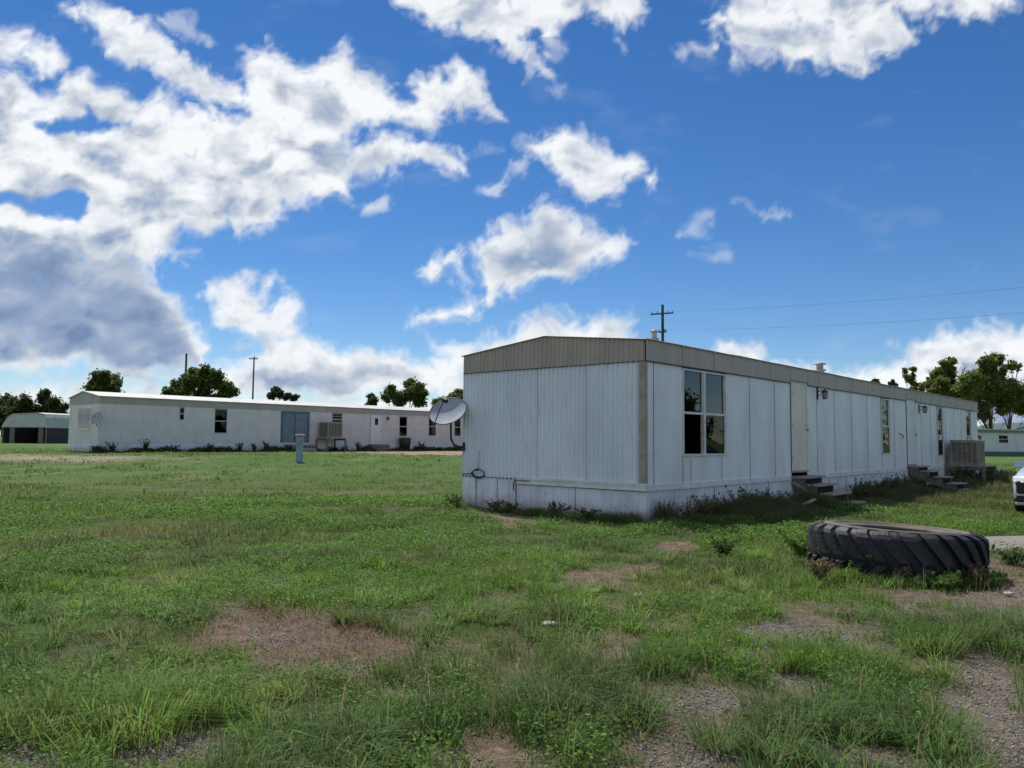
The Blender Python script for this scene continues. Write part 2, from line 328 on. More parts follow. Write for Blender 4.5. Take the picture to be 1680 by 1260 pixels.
def make_sky():
    fine = 0.14
    az = np.concatenate([np.arange(-180, -42, 2.5), np.arange(-42, 42, fine), np.arange(42, 180.1, 2.5)])
    el = np.concatenate([[-4, -2], np.arange(-1, 36, fine), np.arange(36, 90.01, 2.0)])
    A, E = np.meshgrid(np.radians(az), np.radians(el)); R = 6000.0
    D = np.stack([np.sin(A) * np.cos(E), np.cos(A) * np.cos(E), np.sin(E)], -1)
    f_, u_, r_ = (np.array(v) for v in (fw, up, rt))
    w = D @ f_; front = w > 0.35; ws = np.where(front, w, 1.0)
    px = 840 + F_PX * (D @ r_) / ws; py = 630 - F_PX * (D @ u_) / ws
    # ragged edges: displace the lookup by turbulence, billow it with inverted-ridge noise
    def bil(x, y, s, nn):
        r = 0; a = 1; t = 0
        for i in range(5):
            r = r + a * np.abs(2 * nn.n(x * s + 13.7 * i, y * s + 5.3 * i) - 1); t += a; a *= 0.55; s *= 2.1
        return r / t
    wx = (N1.fbm(px / 70, py / 70, 5) - .5) * 46; wy = (N2.fbm(px / 70, py / 70, 5) - .5) * 38
    qx, qy = px + wx, py + wy
    B = bil(qx, qy, 1 / 46., N3); FB = N4.fbm(qx / 26, qy / 26, 5)
    FF = N1.fbm(qx / 9 + 40, qy / 9, 4)
    dens = np.full(px.shape, -1.0); grey = np.zeros(px.shape); dep = np.zeros(px.shape); wt = np.ones(px.shape)
    inimg = front & (px > -200) & (px < 1900) & (py > -150) & (py < 740)
    ii = np.where(inimg)
    qx1, qy1 = qx[ii], qy[ii]; z0 = np.zeros(len(ii[0])); d1 = z0 - 3; g1 = z0 + 0; s1 = z0 + 0; w1 = z0 + .2
    ux, uy = px[ii] + wx[ii] * 1.6, py[ii] + wy[ii] * 1.6
    for poly, wgt, gr in POLY:
        s = sdf(qx1, qy1, poly); soft = 17.0 if wgt > 0.8 else 12.0
        k = np.clip(s / soft, -3, 1.6)
        sg = sdf(ux, uy, poly) - 12 if gr > .3 else s
        m = np.clip((sg + 18) / 60, 0, 1) if gr > .3 else np.clip((s + 10) / 34, 0, 1); g1 = g1 * (1 - m) + gr * m
        s1 = np.maximum(s1, s); d1 = np.maximum(d1, k); w1 = np.maximum(w1, wgt * (s > -14))
    for poly, wgt in HOLE:
        s = sdf(qx1, qy1, poly); d1 = np.minimum(d1, 1.6 - wgt * 2.4 * np.clip(s / 14 + .6, 0, 1))
    dens[ii] = d1; grey[ii] = g1; dep[ii] = s1; wt[ii] = w1
    gx = D[..., 0] / (D[..., 2] + .25); gy = D[..., 1] / (D[..., 2] + .25)
    rest = (N1.fbm(gx * 2.2 + 5, gy * 2.2, 6) - .52) * 9
    sunang = np.degrees(np.arccos(np.clip(D @ np.array(sd), -1, 1)))
    rest = np.maximum(rest, (N2.fbm(gx * 6, gy * 6, 4) - .3) * 8 * sstep(7, 3, np.degrees(E)) * (1 - sstep(46, 52, np.degrees(A)) * sstep(110, 100, np.degrees(A))))
    azd = np.degrees(A); rest = np.where((azd > 44) & (azd < 125) & (E > math.radians(1)) & (E < math.radians(45)), np.minimum(rest, -3 + 3.2 * sstep(.5, .8, N4.fbm(gx * 5, gy * 9, 4))), rest)
    rest = np.where((sunang < 14) | (E < 0), -3, rest); off = ~inimg
    dens[off] = rest[off]; grey[off] = .25; dep[off] = 20
    hard = sstep(.9, 1.0, wt)
    e_ = dens + (FB - .5) * (2.6 - .9 * hard) + (FF - .5) * 1.2 + (.36 - B) * 1.2 + .1 * hard
    cover = sstep(-0.55, 1.35, e_) * sstep(-2.2, -.6, dens)
    cover = cover * np.where(wt > .8, .78 + .22 * sstep(.2, 1.6, e_) , wt)
    veil = sstep(.62, .9, N2.fbm(px / 90 + 3, py / 40 + 1, 5)) * .05 * inimg
    cover = np.clip(np.maximum(cover, veil), 0, 0.99)
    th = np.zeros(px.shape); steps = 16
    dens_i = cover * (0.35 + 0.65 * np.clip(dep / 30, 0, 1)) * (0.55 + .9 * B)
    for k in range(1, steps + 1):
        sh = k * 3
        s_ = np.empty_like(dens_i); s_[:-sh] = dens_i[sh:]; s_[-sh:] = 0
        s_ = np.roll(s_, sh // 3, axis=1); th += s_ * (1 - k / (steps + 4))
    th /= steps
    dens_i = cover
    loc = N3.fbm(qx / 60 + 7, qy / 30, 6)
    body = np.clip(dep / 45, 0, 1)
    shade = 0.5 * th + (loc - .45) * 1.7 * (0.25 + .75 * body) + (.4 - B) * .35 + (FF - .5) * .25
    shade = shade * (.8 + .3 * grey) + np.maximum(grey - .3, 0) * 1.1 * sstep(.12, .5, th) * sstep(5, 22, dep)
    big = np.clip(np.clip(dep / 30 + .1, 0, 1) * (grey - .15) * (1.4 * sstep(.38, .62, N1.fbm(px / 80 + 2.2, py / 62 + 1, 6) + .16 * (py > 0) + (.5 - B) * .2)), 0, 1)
    shade = np.clip(np.maximum(shade, 0) * (1 - big) + big * (.72 + .5 * (loc - .5)), 0, 1)  # light and dark of the clouds as painted tone, partly from hand-set greyness
    na, ne = len(az), len(el)
    V = (D * R).reshape(-1, 3)
    i, j = np.meshgrid(np.arange(ne - 1), np.arange(na - 1), indexing='ij')
    a = (i * na + j).ravel(); T = np.stack([a, a + na, a + na + 1, a + 1], -1)
    m = bpy.data.materials.new('cloud_layer'); m.use_nodes = True; t = m.node_tree; n = t.nodes; l = t.links; n.remove(n['Principled BSDF'])
    ac = n.new('ShaderNodeAttribute'); ac.attribute_name = 'cloud_cover'; at_ = n.new('ShaderNodeAttribute'); at_.attribute_name = 'cloud_shade'
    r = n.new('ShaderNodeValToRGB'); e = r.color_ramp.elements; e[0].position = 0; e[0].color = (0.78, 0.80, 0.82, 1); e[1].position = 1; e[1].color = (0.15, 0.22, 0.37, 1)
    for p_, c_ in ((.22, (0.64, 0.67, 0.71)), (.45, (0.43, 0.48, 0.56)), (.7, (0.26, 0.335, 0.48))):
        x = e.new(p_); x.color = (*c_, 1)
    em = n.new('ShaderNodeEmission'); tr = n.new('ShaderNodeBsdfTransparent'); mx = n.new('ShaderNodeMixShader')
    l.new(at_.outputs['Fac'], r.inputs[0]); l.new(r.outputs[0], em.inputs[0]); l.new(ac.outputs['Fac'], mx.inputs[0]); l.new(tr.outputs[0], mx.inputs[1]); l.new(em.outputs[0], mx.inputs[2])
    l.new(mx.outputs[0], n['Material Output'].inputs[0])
    try: m.cycles.emission_sampling = 'NONE'
    except Exception: pass
    o = np_mesh('sky', V, T, m, attrs={'cloud_cover': cover.ravel(), 'cloud_shade': shade.ravel()}, smooth=True, quads=True)  # second attribute carries the clouds' painted light and shade
    tag(o, kind='structure')
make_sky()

# ------------------------------------------------------------------ terrain height and where the grass grows
def terr(x, y):
    x = np.asarray(x, float); y = np.asarray(y, float)
    z = sstep(21, 43, y) * (0.16 + 0.33 * sstep(16, -4, x))
    z = z + (N1.fbm(x * .35 + 50, y * .35 + 50, 3) - .5) * .10 * sstep(60, 20, y)
    return z
def gz(x, y): return float(terr(x, y))
BARE = []            # (x, y, rx, ry, kind, strength)  kind 0 sandy soil, 1 grey gravel, 2 dead brown weeds on soil
def bare(px, py, rx, ry, kind, st=1.0):
    a, b = gpt(px - rx, py), gpt(px + rx, py); c, d = gpt(px, py - ry), gpt(px, py + ry)
    BARE.append((((a.x + b.x) / 2), (c.y + d.y) / 2, abs(b.x - a.x) / 2, abs(c.y - d.y) / 2, kind, st, (a.x + b.x) / 2 / ((c.y + d.y) / 2)))
for a in [(470, 1056, 150, 55, 2, 1.6), (410, 1045, 60, 26, 0, 1.0), (450, 1040, 45, 20, 1, .9), (520, 1095, 90, 18, 1, 1.0), (1118, 897, 34, 9, 0, 1.3), (1050, 934, 46, 11, 0, 1.2), (975, 945, 50, 10, 0, 1.0),
          (800, 1215, 60, 45, 0, 1.2), (1060, 1215, 45, 30, 0, 1.1), (1180, 1248, 110, 26, 1, 1.4), (1300, 1035, 70, 22, 1, 1.1), (1150, 1140, 80, 24, 1, 1.0),
          (1640, 1120, 60, 70, 1, 1.5), (1690, 1190, 90, 70, 1, 1.6), (1650, 950, 70, 32, 0, 1.6), (1690, 985, 90, 26, 1, 1.4), (1520, 975, 60, 12, 0, .9),
          (1580, 1010, 90, 16, 0, .7), (880, 1140, 60, 24, 1, .8), (980, 1090, 60, 16, 1, .8), (300, 1235, 120, 32, 1, 1.0), (40, 1245, 90, 26, 1, 1.0), (560, 1200, 50, 26, 0, .8),
          (850, 852, 60, 9, 0, 1.1), (790, 838, 40, 8, 0, .9), (700, 1005, 40, 12, 1, .8), (60, 1170, 50, 16, 1, .7), (1440, 1060, 50, 12, 1, .7), (680, 1140, 50, 16, 0, .8),
          (1300, 1110, 60, 14, 1, .8), (760, 1060, 40, 12, 0, .7), (1000, 1000, 40, 9, 0, .7), (1385, 990, 50, 8, 0, .7), (1100, 1060, 50, 9, 1, .6)]: bare(*a)
def bare_field(x, y):
    """bareness 0..1 and its kind weights (sand, gravel, dead weeds)"""
    x = np.asarray(x, float); y = np.asarray(y, float)
    w = (N2.fbm(x * 1.7 + 9, y * 1.7, 4) - .5)
    hi = N1.fbm(x * 7 + 3, y * 7, 3)
    tot = np.zeros(x.shape); kd = [np.zeros(x.shape) for _ in range(3)]
    for cx, cy, rx, ry, kind, st, sh in BARE:
        d = ((x - cx - (y - cy) * sh) / (rx * .95)) ** 2 + ((y - cy) / (ry * .95)) ** 2
        k = st * sstep(1.9, .35, d + w * 3.4 + (hi - .5) * 2.2); tot = np.maximum(tot, k); kd[kind] = np.maximum(kd[kind], k)
    # worn patchiness near the camera, mostly to the right
    p = sstep(.46, .57, N3.fbm(x * 2.5 + 3, y * 2.5 + 8, 5)) * (.42 + .36 * sstep(-1.5, 1.5, x)) * sstep(11, 6, y)
    tot = np.maximum(tot, p); kd[1] = np.maximum(kd[1], p * sstep(.45, .55, N4.fbm(x * .6, y * .6, 2))); kd[0] = np.maximum(kd[0], p * .6)
    p2 = sstep(.63, .72, N3.fbm(x * .28 + 30, y * .8 + 8, 4)) * .35 * sstep(9, 14, y)
    tot = np.maximum(tot, p2); kd[0] = np.maximum(kd[0], p2)
    return np.clip(tot, 0, 1), [np.clip(k, 0, 1) for k in kd]

def grid_axis(lo, hi, step, far, g=1.16):
    a = list(np.arange(lo, hi + step / 2, step)); s = step
    while a[-1] < far: s *= g; a.append(a[-1] + s)
    s = step
    while a[0] > -far: s *= g; a.insert(0, a[0] - s)
    return np.array(a)
def make_ground():
    xs = grid_axis(-9, 12, .075, 6500); ys = grid_axis(2.2, 18, .075, 6500)
    X, Y = np.meshgrid(xs, ys); Z = terr(X, Y)
    b, (k0, k1, k2) = bare_field(X, Y)
    near = sstep(22, 12, Y) * sstep(-30, -12, X)
    Z = Z + near * ((N2.fbm(X * 2.2, Y * 2.2, 4) - .5) * .07 * (1 - b * .6) - b * .02)
    na, ne = len(xs), len(ys)
    i, j = np.meshgrid(np.arange(ne - 1), np.arange(na - 1), indexing='ij'); a = (i * na + j).ravel()
    T = np.stack([a, a + 1, a + na + 1, a + na], -1)
    m = bpy.data.materials.new('soil_and_turf'); m.use_nodes = True; t, n, l, p = nodes(m)
    p.inputs['Roughness'].default_value = 0.95
    try: p.inputs['Specular IOR Level'].default_value = 0.1
    except Exception: pass
    tc = n.new('ShaderNodeTexCoord')
    def noise(sc_, det=6, rough=.6):
        x = n.new('ShaderNodeTexNoise'); x.inputs['Scale'].default_value = sc_; x.inputs['Detail'].default_value = det; x.inputs['Roughness'].default_value = rough
        l.new(tc.outputs['Object'], x.inputs['Vector']); return x
    def ramp(src, cs):
        r = n.new('ShaderNodeValToRGB'); e = r.color_ramp.elements
        e[0].position, e[0].color = cs[0][0], (*cs[0][1], 1); e[1].position, e[1].color = cs[-1][0], (*cs[-1][1], 1)
        for q, c in cs[1:-1]: x = e.new(q); x.color = (*c, 1)
        l.new(src, r.inputs[0]); return r.outputs[0]
    def mixc(f, a, b_):
        x = n.new('ShaderNodeMix'); x.data_type = 'RGBA'; l.new(f, x.inputs[0]); l.new(a, x.inputs[6]); l.new(b_, x.inputs[7]); return x.outputs[2]
    def att(nm): x = n.new('ShaderNodeAttribute'); x.attribute_name = nm; return x.outputs['Fac']
    tr_dummy = None
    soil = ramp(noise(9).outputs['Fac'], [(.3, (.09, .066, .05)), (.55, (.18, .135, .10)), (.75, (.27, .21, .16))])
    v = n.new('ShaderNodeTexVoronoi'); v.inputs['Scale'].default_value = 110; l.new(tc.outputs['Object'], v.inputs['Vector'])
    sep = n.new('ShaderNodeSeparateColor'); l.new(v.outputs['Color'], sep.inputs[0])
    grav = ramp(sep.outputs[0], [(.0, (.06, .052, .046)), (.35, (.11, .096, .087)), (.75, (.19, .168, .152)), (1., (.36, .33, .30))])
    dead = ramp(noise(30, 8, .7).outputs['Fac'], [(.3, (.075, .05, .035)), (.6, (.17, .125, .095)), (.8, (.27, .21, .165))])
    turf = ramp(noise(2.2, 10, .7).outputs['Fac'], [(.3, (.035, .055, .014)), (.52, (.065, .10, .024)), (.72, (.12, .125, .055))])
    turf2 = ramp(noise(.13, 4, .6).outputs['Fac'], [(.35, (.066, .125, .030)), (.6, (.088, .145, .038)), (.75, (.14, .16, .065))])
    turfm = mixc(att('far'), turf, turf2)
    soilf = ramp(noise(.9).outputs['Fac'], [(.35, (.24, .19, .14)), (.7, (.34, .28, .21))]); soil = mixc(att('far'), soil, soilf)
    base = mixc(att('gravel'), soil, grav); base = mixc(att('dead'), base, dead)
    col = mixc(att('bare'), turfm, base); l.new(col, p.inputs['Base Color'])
    bm = n.new('ShaderNodeBump'); bm.inputs['Strength'].default_value = .6; bm.inputs['Distance'].default_value = .015
    ad = n.new('ShaderNodeMath'); ad.operation = 'ADD'; l.new(v.outputs['Distance'], ad.inputs[0]); l.new(noise(40, 8, .7).outputs['Fac'], ad.inputs[1])
    l.new(ad.outputs[0], bm.inputs['Height']); l.new(bm.outputs[0], p.inputs['Normal'])
    # dirt track in front of the far trailer and a worn strip at the far left
    tr = track(X, Y); b = np.maximum(b, tr)
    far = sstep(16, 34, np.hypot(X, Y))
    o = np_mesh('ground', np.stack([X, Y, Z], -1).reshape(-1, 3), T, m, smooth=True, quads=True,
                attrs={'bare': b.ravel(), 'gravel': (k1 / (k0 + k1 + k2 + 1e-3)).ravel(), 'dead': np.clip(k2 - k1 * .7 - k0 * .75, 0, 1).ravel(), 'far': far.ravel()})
    tag(o, kind='structure')
UX, UY = math.sin(math.radians(42.1)), math.cos(math.radians(42.1))
L2 = (-23.04, 43.0); U2 = (math.sin(math.radians(41.5)), math.cos(math.radians(41.5)))
def track(x, y):
    n_ = (x - L2[0]) * U2[1] - (y - L2[1]) * U2[0]       # distance in front of the far trailer
    s_ = (x - L2[0]) * U2[0] + (y - L2[1]) * U2[1]
    w = (N4.fbm(x * .5, y * .5, 3) - .5) * 2.2
    k = sstep(2.2, 3.2, n_ + w) * sstep(15.0, 12.5, n_ + w * 2.5) * sstep(9, 15, s_ + w * 3)
    k2 = .9 * sstep(3.2, .8, np.abs(y - 33.5 + x * .12 + w * 2)) * sstep(-15, -19, x + w)
    return np.clip(np.maximum(k, k2), 0, 1)
make_ground()
# gravel driveway running past the tyre, out of the picture on the right
def drive_edges(x):
    """near and far edge (y) of the gravel driveway that comes in from the right"""
    t = sstep(6.0, 7.4, x); w = (N2.fbm(x * 1.3, x * 0 + 2, 3) - .5) * .5
    yc = 10.75 - .05 * (x - 7); hw = 1.28 * t ** .6 + .25 * sstep(8, 14, x)
    return yc - hw + w * t, yc + hw + w * .5 * t
def make_drive():
    m = MB(); vs = []; nw = 10; X = np.concatenate([np.arange(6.05, 9, .12), np.arange(9, 26, .6)]); e0, e1 = drive_edges(X)
    for x, a, b in zip(X, e0, e1):
        for k in range(nw + 1):
            y = a + (b - a) * k / nw; vs.append((x, y, gz(x, y) + .05 - .06 * (abs(k / nw - .5) * 2) ** 4))
    n_ = len(X); m.add(vs, [(i * (nw + 1) + k, (i + 1) * (nw + 1) + k, (i + 1) * (nw + 1) + k + 1, i * (nw + 1) + k + 1) for i in range(n_ - 1) for k in range(nw)], 0, True)
    g = worn('grey_gravel', (.25, .225, .21), (.14, .122, .11), 55, .95, bump=.8, bscale=70, c3=(.40, .37, .34), s3=80, l3=.55, h3=.65)
    tag(m.build('gravel_driveway', g), kind='structure')
make_drive()
# ------------------------------------------------------------------ mobile homes
AX, AY = 2.333, 13.38; RZ = math.radians(90 - 42.1)
TW, TL = 4.52, 26.0                                     # width, length of the near home
def loc2w(s, n_, z=0.0, o=(AX, AY), rz=RZ):
    """along the long wall s, outwards from it n_ -> world"""
    c, sn = math.cos(rz), math.sin(rz)
    return Vector((o[0] + s * c + n_ * sn, o[1] + s * sn - n_ * c, z))
def panels(mb, breaks, z0, z1, holes, y0=0.0, y1=0.02, gap=0.010, seams=()):
    """flat wall panels on the plane y=y0 (outside is -y), seams left open over a dark strip (material 1)"""
    xs = sorted(set([round(b, 4) for b in breaks] + [round(h[k], 4) for h in holes for k in (0, 1)]))
    for a, b in zip(xs[:-1], xs[1:]):
        cuts = sorted([(h[2], h[3]) for h in holes if h[0] <= a + 1e-4 and h[1] >= b - 1e-4])
        z = z0
        ga = gap * .81 if any(abs(a - s) < 1e-3 for s in seams) else 0; gb = gap * .81 if any(abs(b - s) < 1e-3 for s in seams) else 0
        for c0, c1 in cuts + [(z1, z1)]:
            if c0 > z + .01: mb.box(a + ga, b - gb, y0, y1, z, c0, 0)
            z = max(z, c1)
        for s in (a, b):
            pass
    for s in seams:
        cuts = sorted([(h[2], h[3]) for h in holes if h[0] < s < h[1]]); z = z0
        for c0, c1 in cuts + [(z1, z1)]:
            if c0 > z + .01: mb.box(s - .02, s + .02, y1 + .001, y1 + .006, z, c0, 1); mb.box(s - gap * .8, s + gap * .8, y0 - .003, y0 + .008, z, c0, 1)
            z = max(z, c1)
def make_window(parent, x0, x1, z0, z1, open_lower=False, y=0.0, curtain=False, rail=None, label=None, div=0, gm=None):
    f = MB(); w = .035; y0, y1 = y - .022, y + .05
    f.box(x0, x1, y0, y1, z1 - w, z1); f.box(x0, x1, y0 - .006, y1, z0, z0 + w); f.box(x0, x0 + w, y0, y1, z0 + w, z1 - w); f.box(x1 - w, x1, y0, y1, z0 + w, z1 - w)
    f.box(x0 - .012, x1 + .012, y0 - .01, y - .001, z1, z1 + .018, 1)
    fr = f.build('window', [M_ALU, M_DARK], parent)
    if label: fr['label'] = label
    zr = rail if rail else (z0 + z1) / 2
    s = MB(); s.box(x0 + w, x1 - w, y - .012, y + .03, zr - .022, zr + .022)
    q = .018
    for a, b, yy in ((z0 + w, zr - .022, -.008), (zr + .022, z1 - w, .008)):
        if open_lower and b < zr: continue
        s.box(x0 + w, x0 + w + q, y + yy, y + yy + .02, a, b); s.box(x1 - w - q, x1 - w, y + yy, y + yy + .02, a, b)
    for k in range(div):
        zz = z0 + (z1 - z0) * (k + 1) / (div + 1)
        if abs(zz - zr) > .05: s.box(x0 + w + q, x1 - w - q, y + .012, y + .02, zz - .008, zz + .008)
    s.build('sash', M_ALU, fr)
    g = MB(); g.box(x0 + w + .001, x1 - w - .001, y + .021, y + .025, zr + .023, z1 - w - .001); g.build('pane', gm or M_GLASS, fr)
    if not open_lower:
        g = MB(); g.box(x0 + w + .001, x1 - w - .001, y + .005, y + .009, z0 + w + .001, zr - .023); g.build('pane', gm or M_GLASS2, fr)
    if curtain:
        c = MB(); vs = []; n_ = 26
        for i in range(n_ + 1):
            t = i / n_; top = x0 + w + (x1 - x0 - 2 * w) * t
            bot = x0 + w + (x1 - x0 - 2 * w) * (t * .62 if curtain == 'tied' else t)
            yy = y + .10 + .018 * math.sin(i * 1.9)
            zb = z0 + w if curtain != 'half' else zr - .3
            vs += [(top, yy, z1 - w), (bot, yy, (zb + z1) / 2), (bot if curtain != 'tied' else bot * .6 + (x0 + w) * .4, yy, zb)]
        c.add(vs, [(3 * i + k, 3 * i + 3 + k, 3 * i + 4 + k, 3 * i + 1 + k) for i in range(n_) for k in (0, 1)], 0, True)
        c.build('curtain', M_BLIND if curtain == 'tan' else M_CURT, fr)
    return fr
def make_door(parent, x0, x1, z0, z1, m, label=None, y=0.0):
    d = MB(); w = .04
    d.box(x0, x0 + w, y - .028, y + .05, z0, z1, 0); d.box(x1 - w, x1, y - .028, y + .05, z0, z1, 0); d.box(x0 + w, x1 - w, y - .028, y + .05, z1 - w, z1, 0)
    d.box(x0, x1, y - .04, y + .05, z0 - .035, z0 - .001, 1)
    d.box(x0 - .022, x0 - .001, y - .012, y + .02, z0, z1, 2); d.box(x0 - .02, x1 + .02, y - .03, y + .02, z1 + .001, z1 + .02, 2)
    fr = d.build('door_frame', [M_WTRIM, M_GALV, M_SEAM], parent)
    p = MB(); p.box(x0 + w + .006, x1 - w - .006, y - .016, y + .02, z0 + .008, z1 - w - .006, 0)
    p.box(x0 + w + .0, x1 - w, y + .021, y + .03, z0, z1 - w, 1)
    for zz in (z0 + .3, (z0 + z1) / 2, z1 - .3): p.box(x0 + w - .004, x0 + w + .012, y - .034, y - .0165, zz - .05, zz + .05, 2)
    dr = p.build('door', [m, M_SEAM, M_GALV], parent)
    if label: dr['label'] = label
    k = MB(); zz = z0 + .98; xk = x1 - w - .07
    k.tube([(xk, y - .016, zz), (xk, y - .045, zz)], .012, 8); k.tube([(xk, y - .045, zz), (xk, y - .06, zz), (xk, y - .085, zz), (xk, y - .095, zz)], [.018, .032, .032, .015], 10)
    k.build('door_knob', M_GALV, dr); k = MB(); k.tube([(xk, y - .016, zz + .13), (xk, y - .03, zz + .13)], .02, 10); k.build('deadbolt', M_GALV, dr)
    return dr
def wall_lamp(parent, s, z):
    m = MB()
    m.box(s - .025, s + .025, -.025, -.001, z - .17, z + .13)                 # back plate
    m.tube([(s, -.02, z + .02), (s, -.10, z + .06), (s, -.17, z + .05), (s, -.19, z + .0)], .010, 6)
    m.tube([(s, -.02, z - .06), (s, -.08, z - .07), (s, -.13, z - .0), (s, -.17, z + .05)], .008, 6)
    m.tube([(s, -.19, z + .085), (s, -.19, z + .05), (s, -.19, z + .02), (s, -.19, z + .012)], [.012, .05, .085, .085], 8)
    for a in range(6):
        t = a * math.pi / 3; c, sn = math.cos(t), math.sin(t)
        m.tube([(s + .075 * c, -.19 + .075 * sn, z + .012), (s + .055 * c, -.19 + .055 * sn, z - .15)], .007, 4)
    m.tube([(s, -.19, z - .15), (s, -.19, z - .165)], .06, 8)
    o = m.build('wall_lamp', M_DARK, parent)
    g = MB(); g.tube([(s, -.19, z + .01), (s, -.19, z - .148)], .042, 8); g.build('lamp_glass', M_GALV, o)
def roof_vent(parent, x, y, z, h, r):
    m = MB(); m.tube([(x, y, z - .1), (x, y, z + h * .5)], r * 1.25, 12); m.tube([(x, y, z + h * .5), (x, y, z + h * .58)], [r * 1.9, r * 1.7], 12)
    m.tube([(x, y, z + h * .58), (x, y, z + h * .86)], r, 12); m.tube([(x, y, z + h * .86), (x, y, z + h * .93), (x, y, z + h)], [r * 1.75, r * 1.75, r * .5], 12)
    m.build('roof_vent', M_GALV, parent)
ridge = lambda y, W, e, r: e + (r - e) * (1 - abs(y - W / 2) / (W / 2))

def near_home():
    R = empty('mobile_home', (AX, AY, 0), RZ)
    tag(R, 'long white single-wide mobile home with tan roof band, nearest the camera', 'mobile home')
    E0, E1, RD, ZT = 2.815, 3.185, 3.43, 0.635; G = -.08
    wins = [(1.255, 2.08, 1.14, 2.775), (2.085, 2.98, 1.14, 2.775), (13.02, 13.82, 1.09, 2.765), (19.42, 20.25, .98, 2.745), (23.9, 24.8, 1.15, 2.765)]
    doors = [(6.27, 7.24, .74, 2.865), (15.6, 16.6, .74, 2.855)]
    seams = [.252, 1.26, 4.09, 5.37, 6.27, 7.9, 9.13, 10.42, 11.74, 13.0, 14.3, 15.6, 17.33, 18.55, 19.4, 20.62, 21.9, 23.1, 24.85]
    holes = [(a, b, c, d) for a, b, c, d in wins] + [(a, b, .60, d) for a, b, c, d in doors]
    w = MB(); panels(w, seams + [0.05, TL], ZT, E0, holes, seams=seams)
    # short battens below the double window, door jamb returns
    for s in (1.56, 2.8): w.box(s - .006, s + .006, -.004, -.0005, ZT + .005, 1.10, 1)
    # screw heads along the seams and rows at mid height
    for s in seams:
        for z in np.arange(ZT + .12, E0, .42):
            if not any(h[0] - .1 < s < h[1] + .1 and h[2] < z < h[3] for h in holes): w.box(s + .022, s + .031, -.004, -.0005, z, z + .009, 1)
    for s in np.arange(.3, TL, .2):
        if random.random() < .55 and not any(h[0] - .05 < s < h[1] + .05 for h in holes): w.box(s, s + .010, -.004, -.0005, 1.80, 1.812, 1)
    w.build('long_wall', [M_WALL, M_SEAM], R)
    b = MB(); b.box(.03, TL - .02, TW - .03, TW, .55, E1 - .01); b.box(TL - .02, TL, 0.03, TW - .03, .55, E1 - .01)
    b.build('rear_walls', M_WALL, R)
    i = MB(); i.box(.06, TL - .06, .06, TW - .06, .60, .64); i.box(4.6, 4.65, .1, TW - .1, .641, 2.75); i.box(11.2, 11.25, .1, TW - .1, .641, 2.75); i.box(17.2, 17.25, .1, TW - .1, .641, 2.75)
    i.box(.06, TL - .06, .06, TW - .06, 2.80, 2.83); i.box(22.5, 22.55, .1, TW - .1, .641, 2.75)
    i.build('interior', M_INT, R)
    # ribbed end wall
    g = MB()
    for a, b_ in ((0.12, 1.28), (1.29, 2.46), (2.47, 3.62), (3.63, TW)):
        g.ribbed(lambda t, d, z: (-d, t, z), a, b_, lambda t: ZT - .02, lambda t: E0 + .01, .105, .060, .024)
    for a in (1.285, 2.465, 3.625): g.box(-.006, .006, a - .003, a + .003, ZT, E0, 1)
    g.box(.008, .03, .02, TW, ZT - .06, E1, 0)
    g.box(-.018, -.001, TW - .012, TW + .01, ZT, E0, 0)
    g.build('end_wall', [M_GABLE, mat('grey_seam', (.30, .31, .33), .7)], R)
    # skirting: ribbed sheets down to the ground
    k = MB()
    k.ribbed(lambda t, d, z: (t, -.012 - d, z), 0.0, TL, lambda t: -.35, lambda t: .545, .095, .05, .026)
    k.ribbed(lambda t, d, z: (-.012 - d, t, z), 0.0, 3.0, lambda t: -.35, lambda t: .548, .19, .05, .020)
    k.ribbed(lambda t, d, z: (-.004 - d, t, z), 3.02, TW, lambda t: -.35, lambda t: .64, .19, .03, .012)
    k.box(-.026, -.002, -.026, -.001, -.35, .55, 0)
    for s in (2.4, 4.9, 7.3, 9.8, 12.2, 14.6, 17.1): k.box(s, s + .012, -.044, -.039, -.3, .535, 1)
    for s in (1.5, 2.98): k.box(-.033, -.027, s, s + .014, -.3, .56, 1)
    for s in (3.5, 4.1): k.box(-.02, -.0165, s, s + .01, -.3, .62, 1)
    k.box(.02, TL, TW - .01, TW + .005, -.35, .62, 0); k.box(TL - .01, TL + .005, .0, TW, -.35, .62, 0)
    k.build('skirting', [M_SKIRT, M_SEAM], R)
    # moulded white band over the skirting
    b = MB()
    for sx0, sx1 in ((-.03, 6.2), (7.3, 8.0), (8.01, 15.5), (16.7, TL)):
        b.box(sx0, sx1, -.048, -.001, .535, .575); b.box(sx0, sx1, -.030, -.001, .576, .640); b.box(sx0, sx1, -.0345, -.001, .5275, .534, 1)
    b.box(-.046, -.001, -.03, 2.96, .54, .60); b.box(-.036, -.001, -.026, 2.95, .601, .63); b.box(-.052, -.001, -.035, 2.955, .631, .672); b.box(-.042, -.001, -.03, 2.96, .530, .539, 1)
    b.box(-.02, -.001, 2.97, TW, .625, .645, 1)
    b.build('base_trim', [M_WTRIM, M_SEAM], R)
    c = MB(); c.box(-.030, .022, -.022, -.0005, ZT + .04, E0, 0); c.box(-.034, -.0005, .0, .125, ZT + .04, E0, 0)
    c.build('corner_trim', M_TRIM, R)
    # fascia: ribbed over the end, flat panels with seams along the side, lifted above the doors
    f = MB()
    f.ribbed(lambda t, d, z: (-.018 - d, t, z), -.03, TW + .01, lambda t: E0, lambda t: ridge(min(max(t, 0), TW), TW, E1, RD) - .012, .105, .055, .020)
    ed = [-.03, 1.21, 2.45, 5.09, 6.24, 7.28, 7.95, 9.22, 10.48, 11.77, 13.04, 14.31, 15.57, 16.68, 17.2, 18.5, 19.75, 21.1, 22.4, 23.7, 25.0, TL + .02]
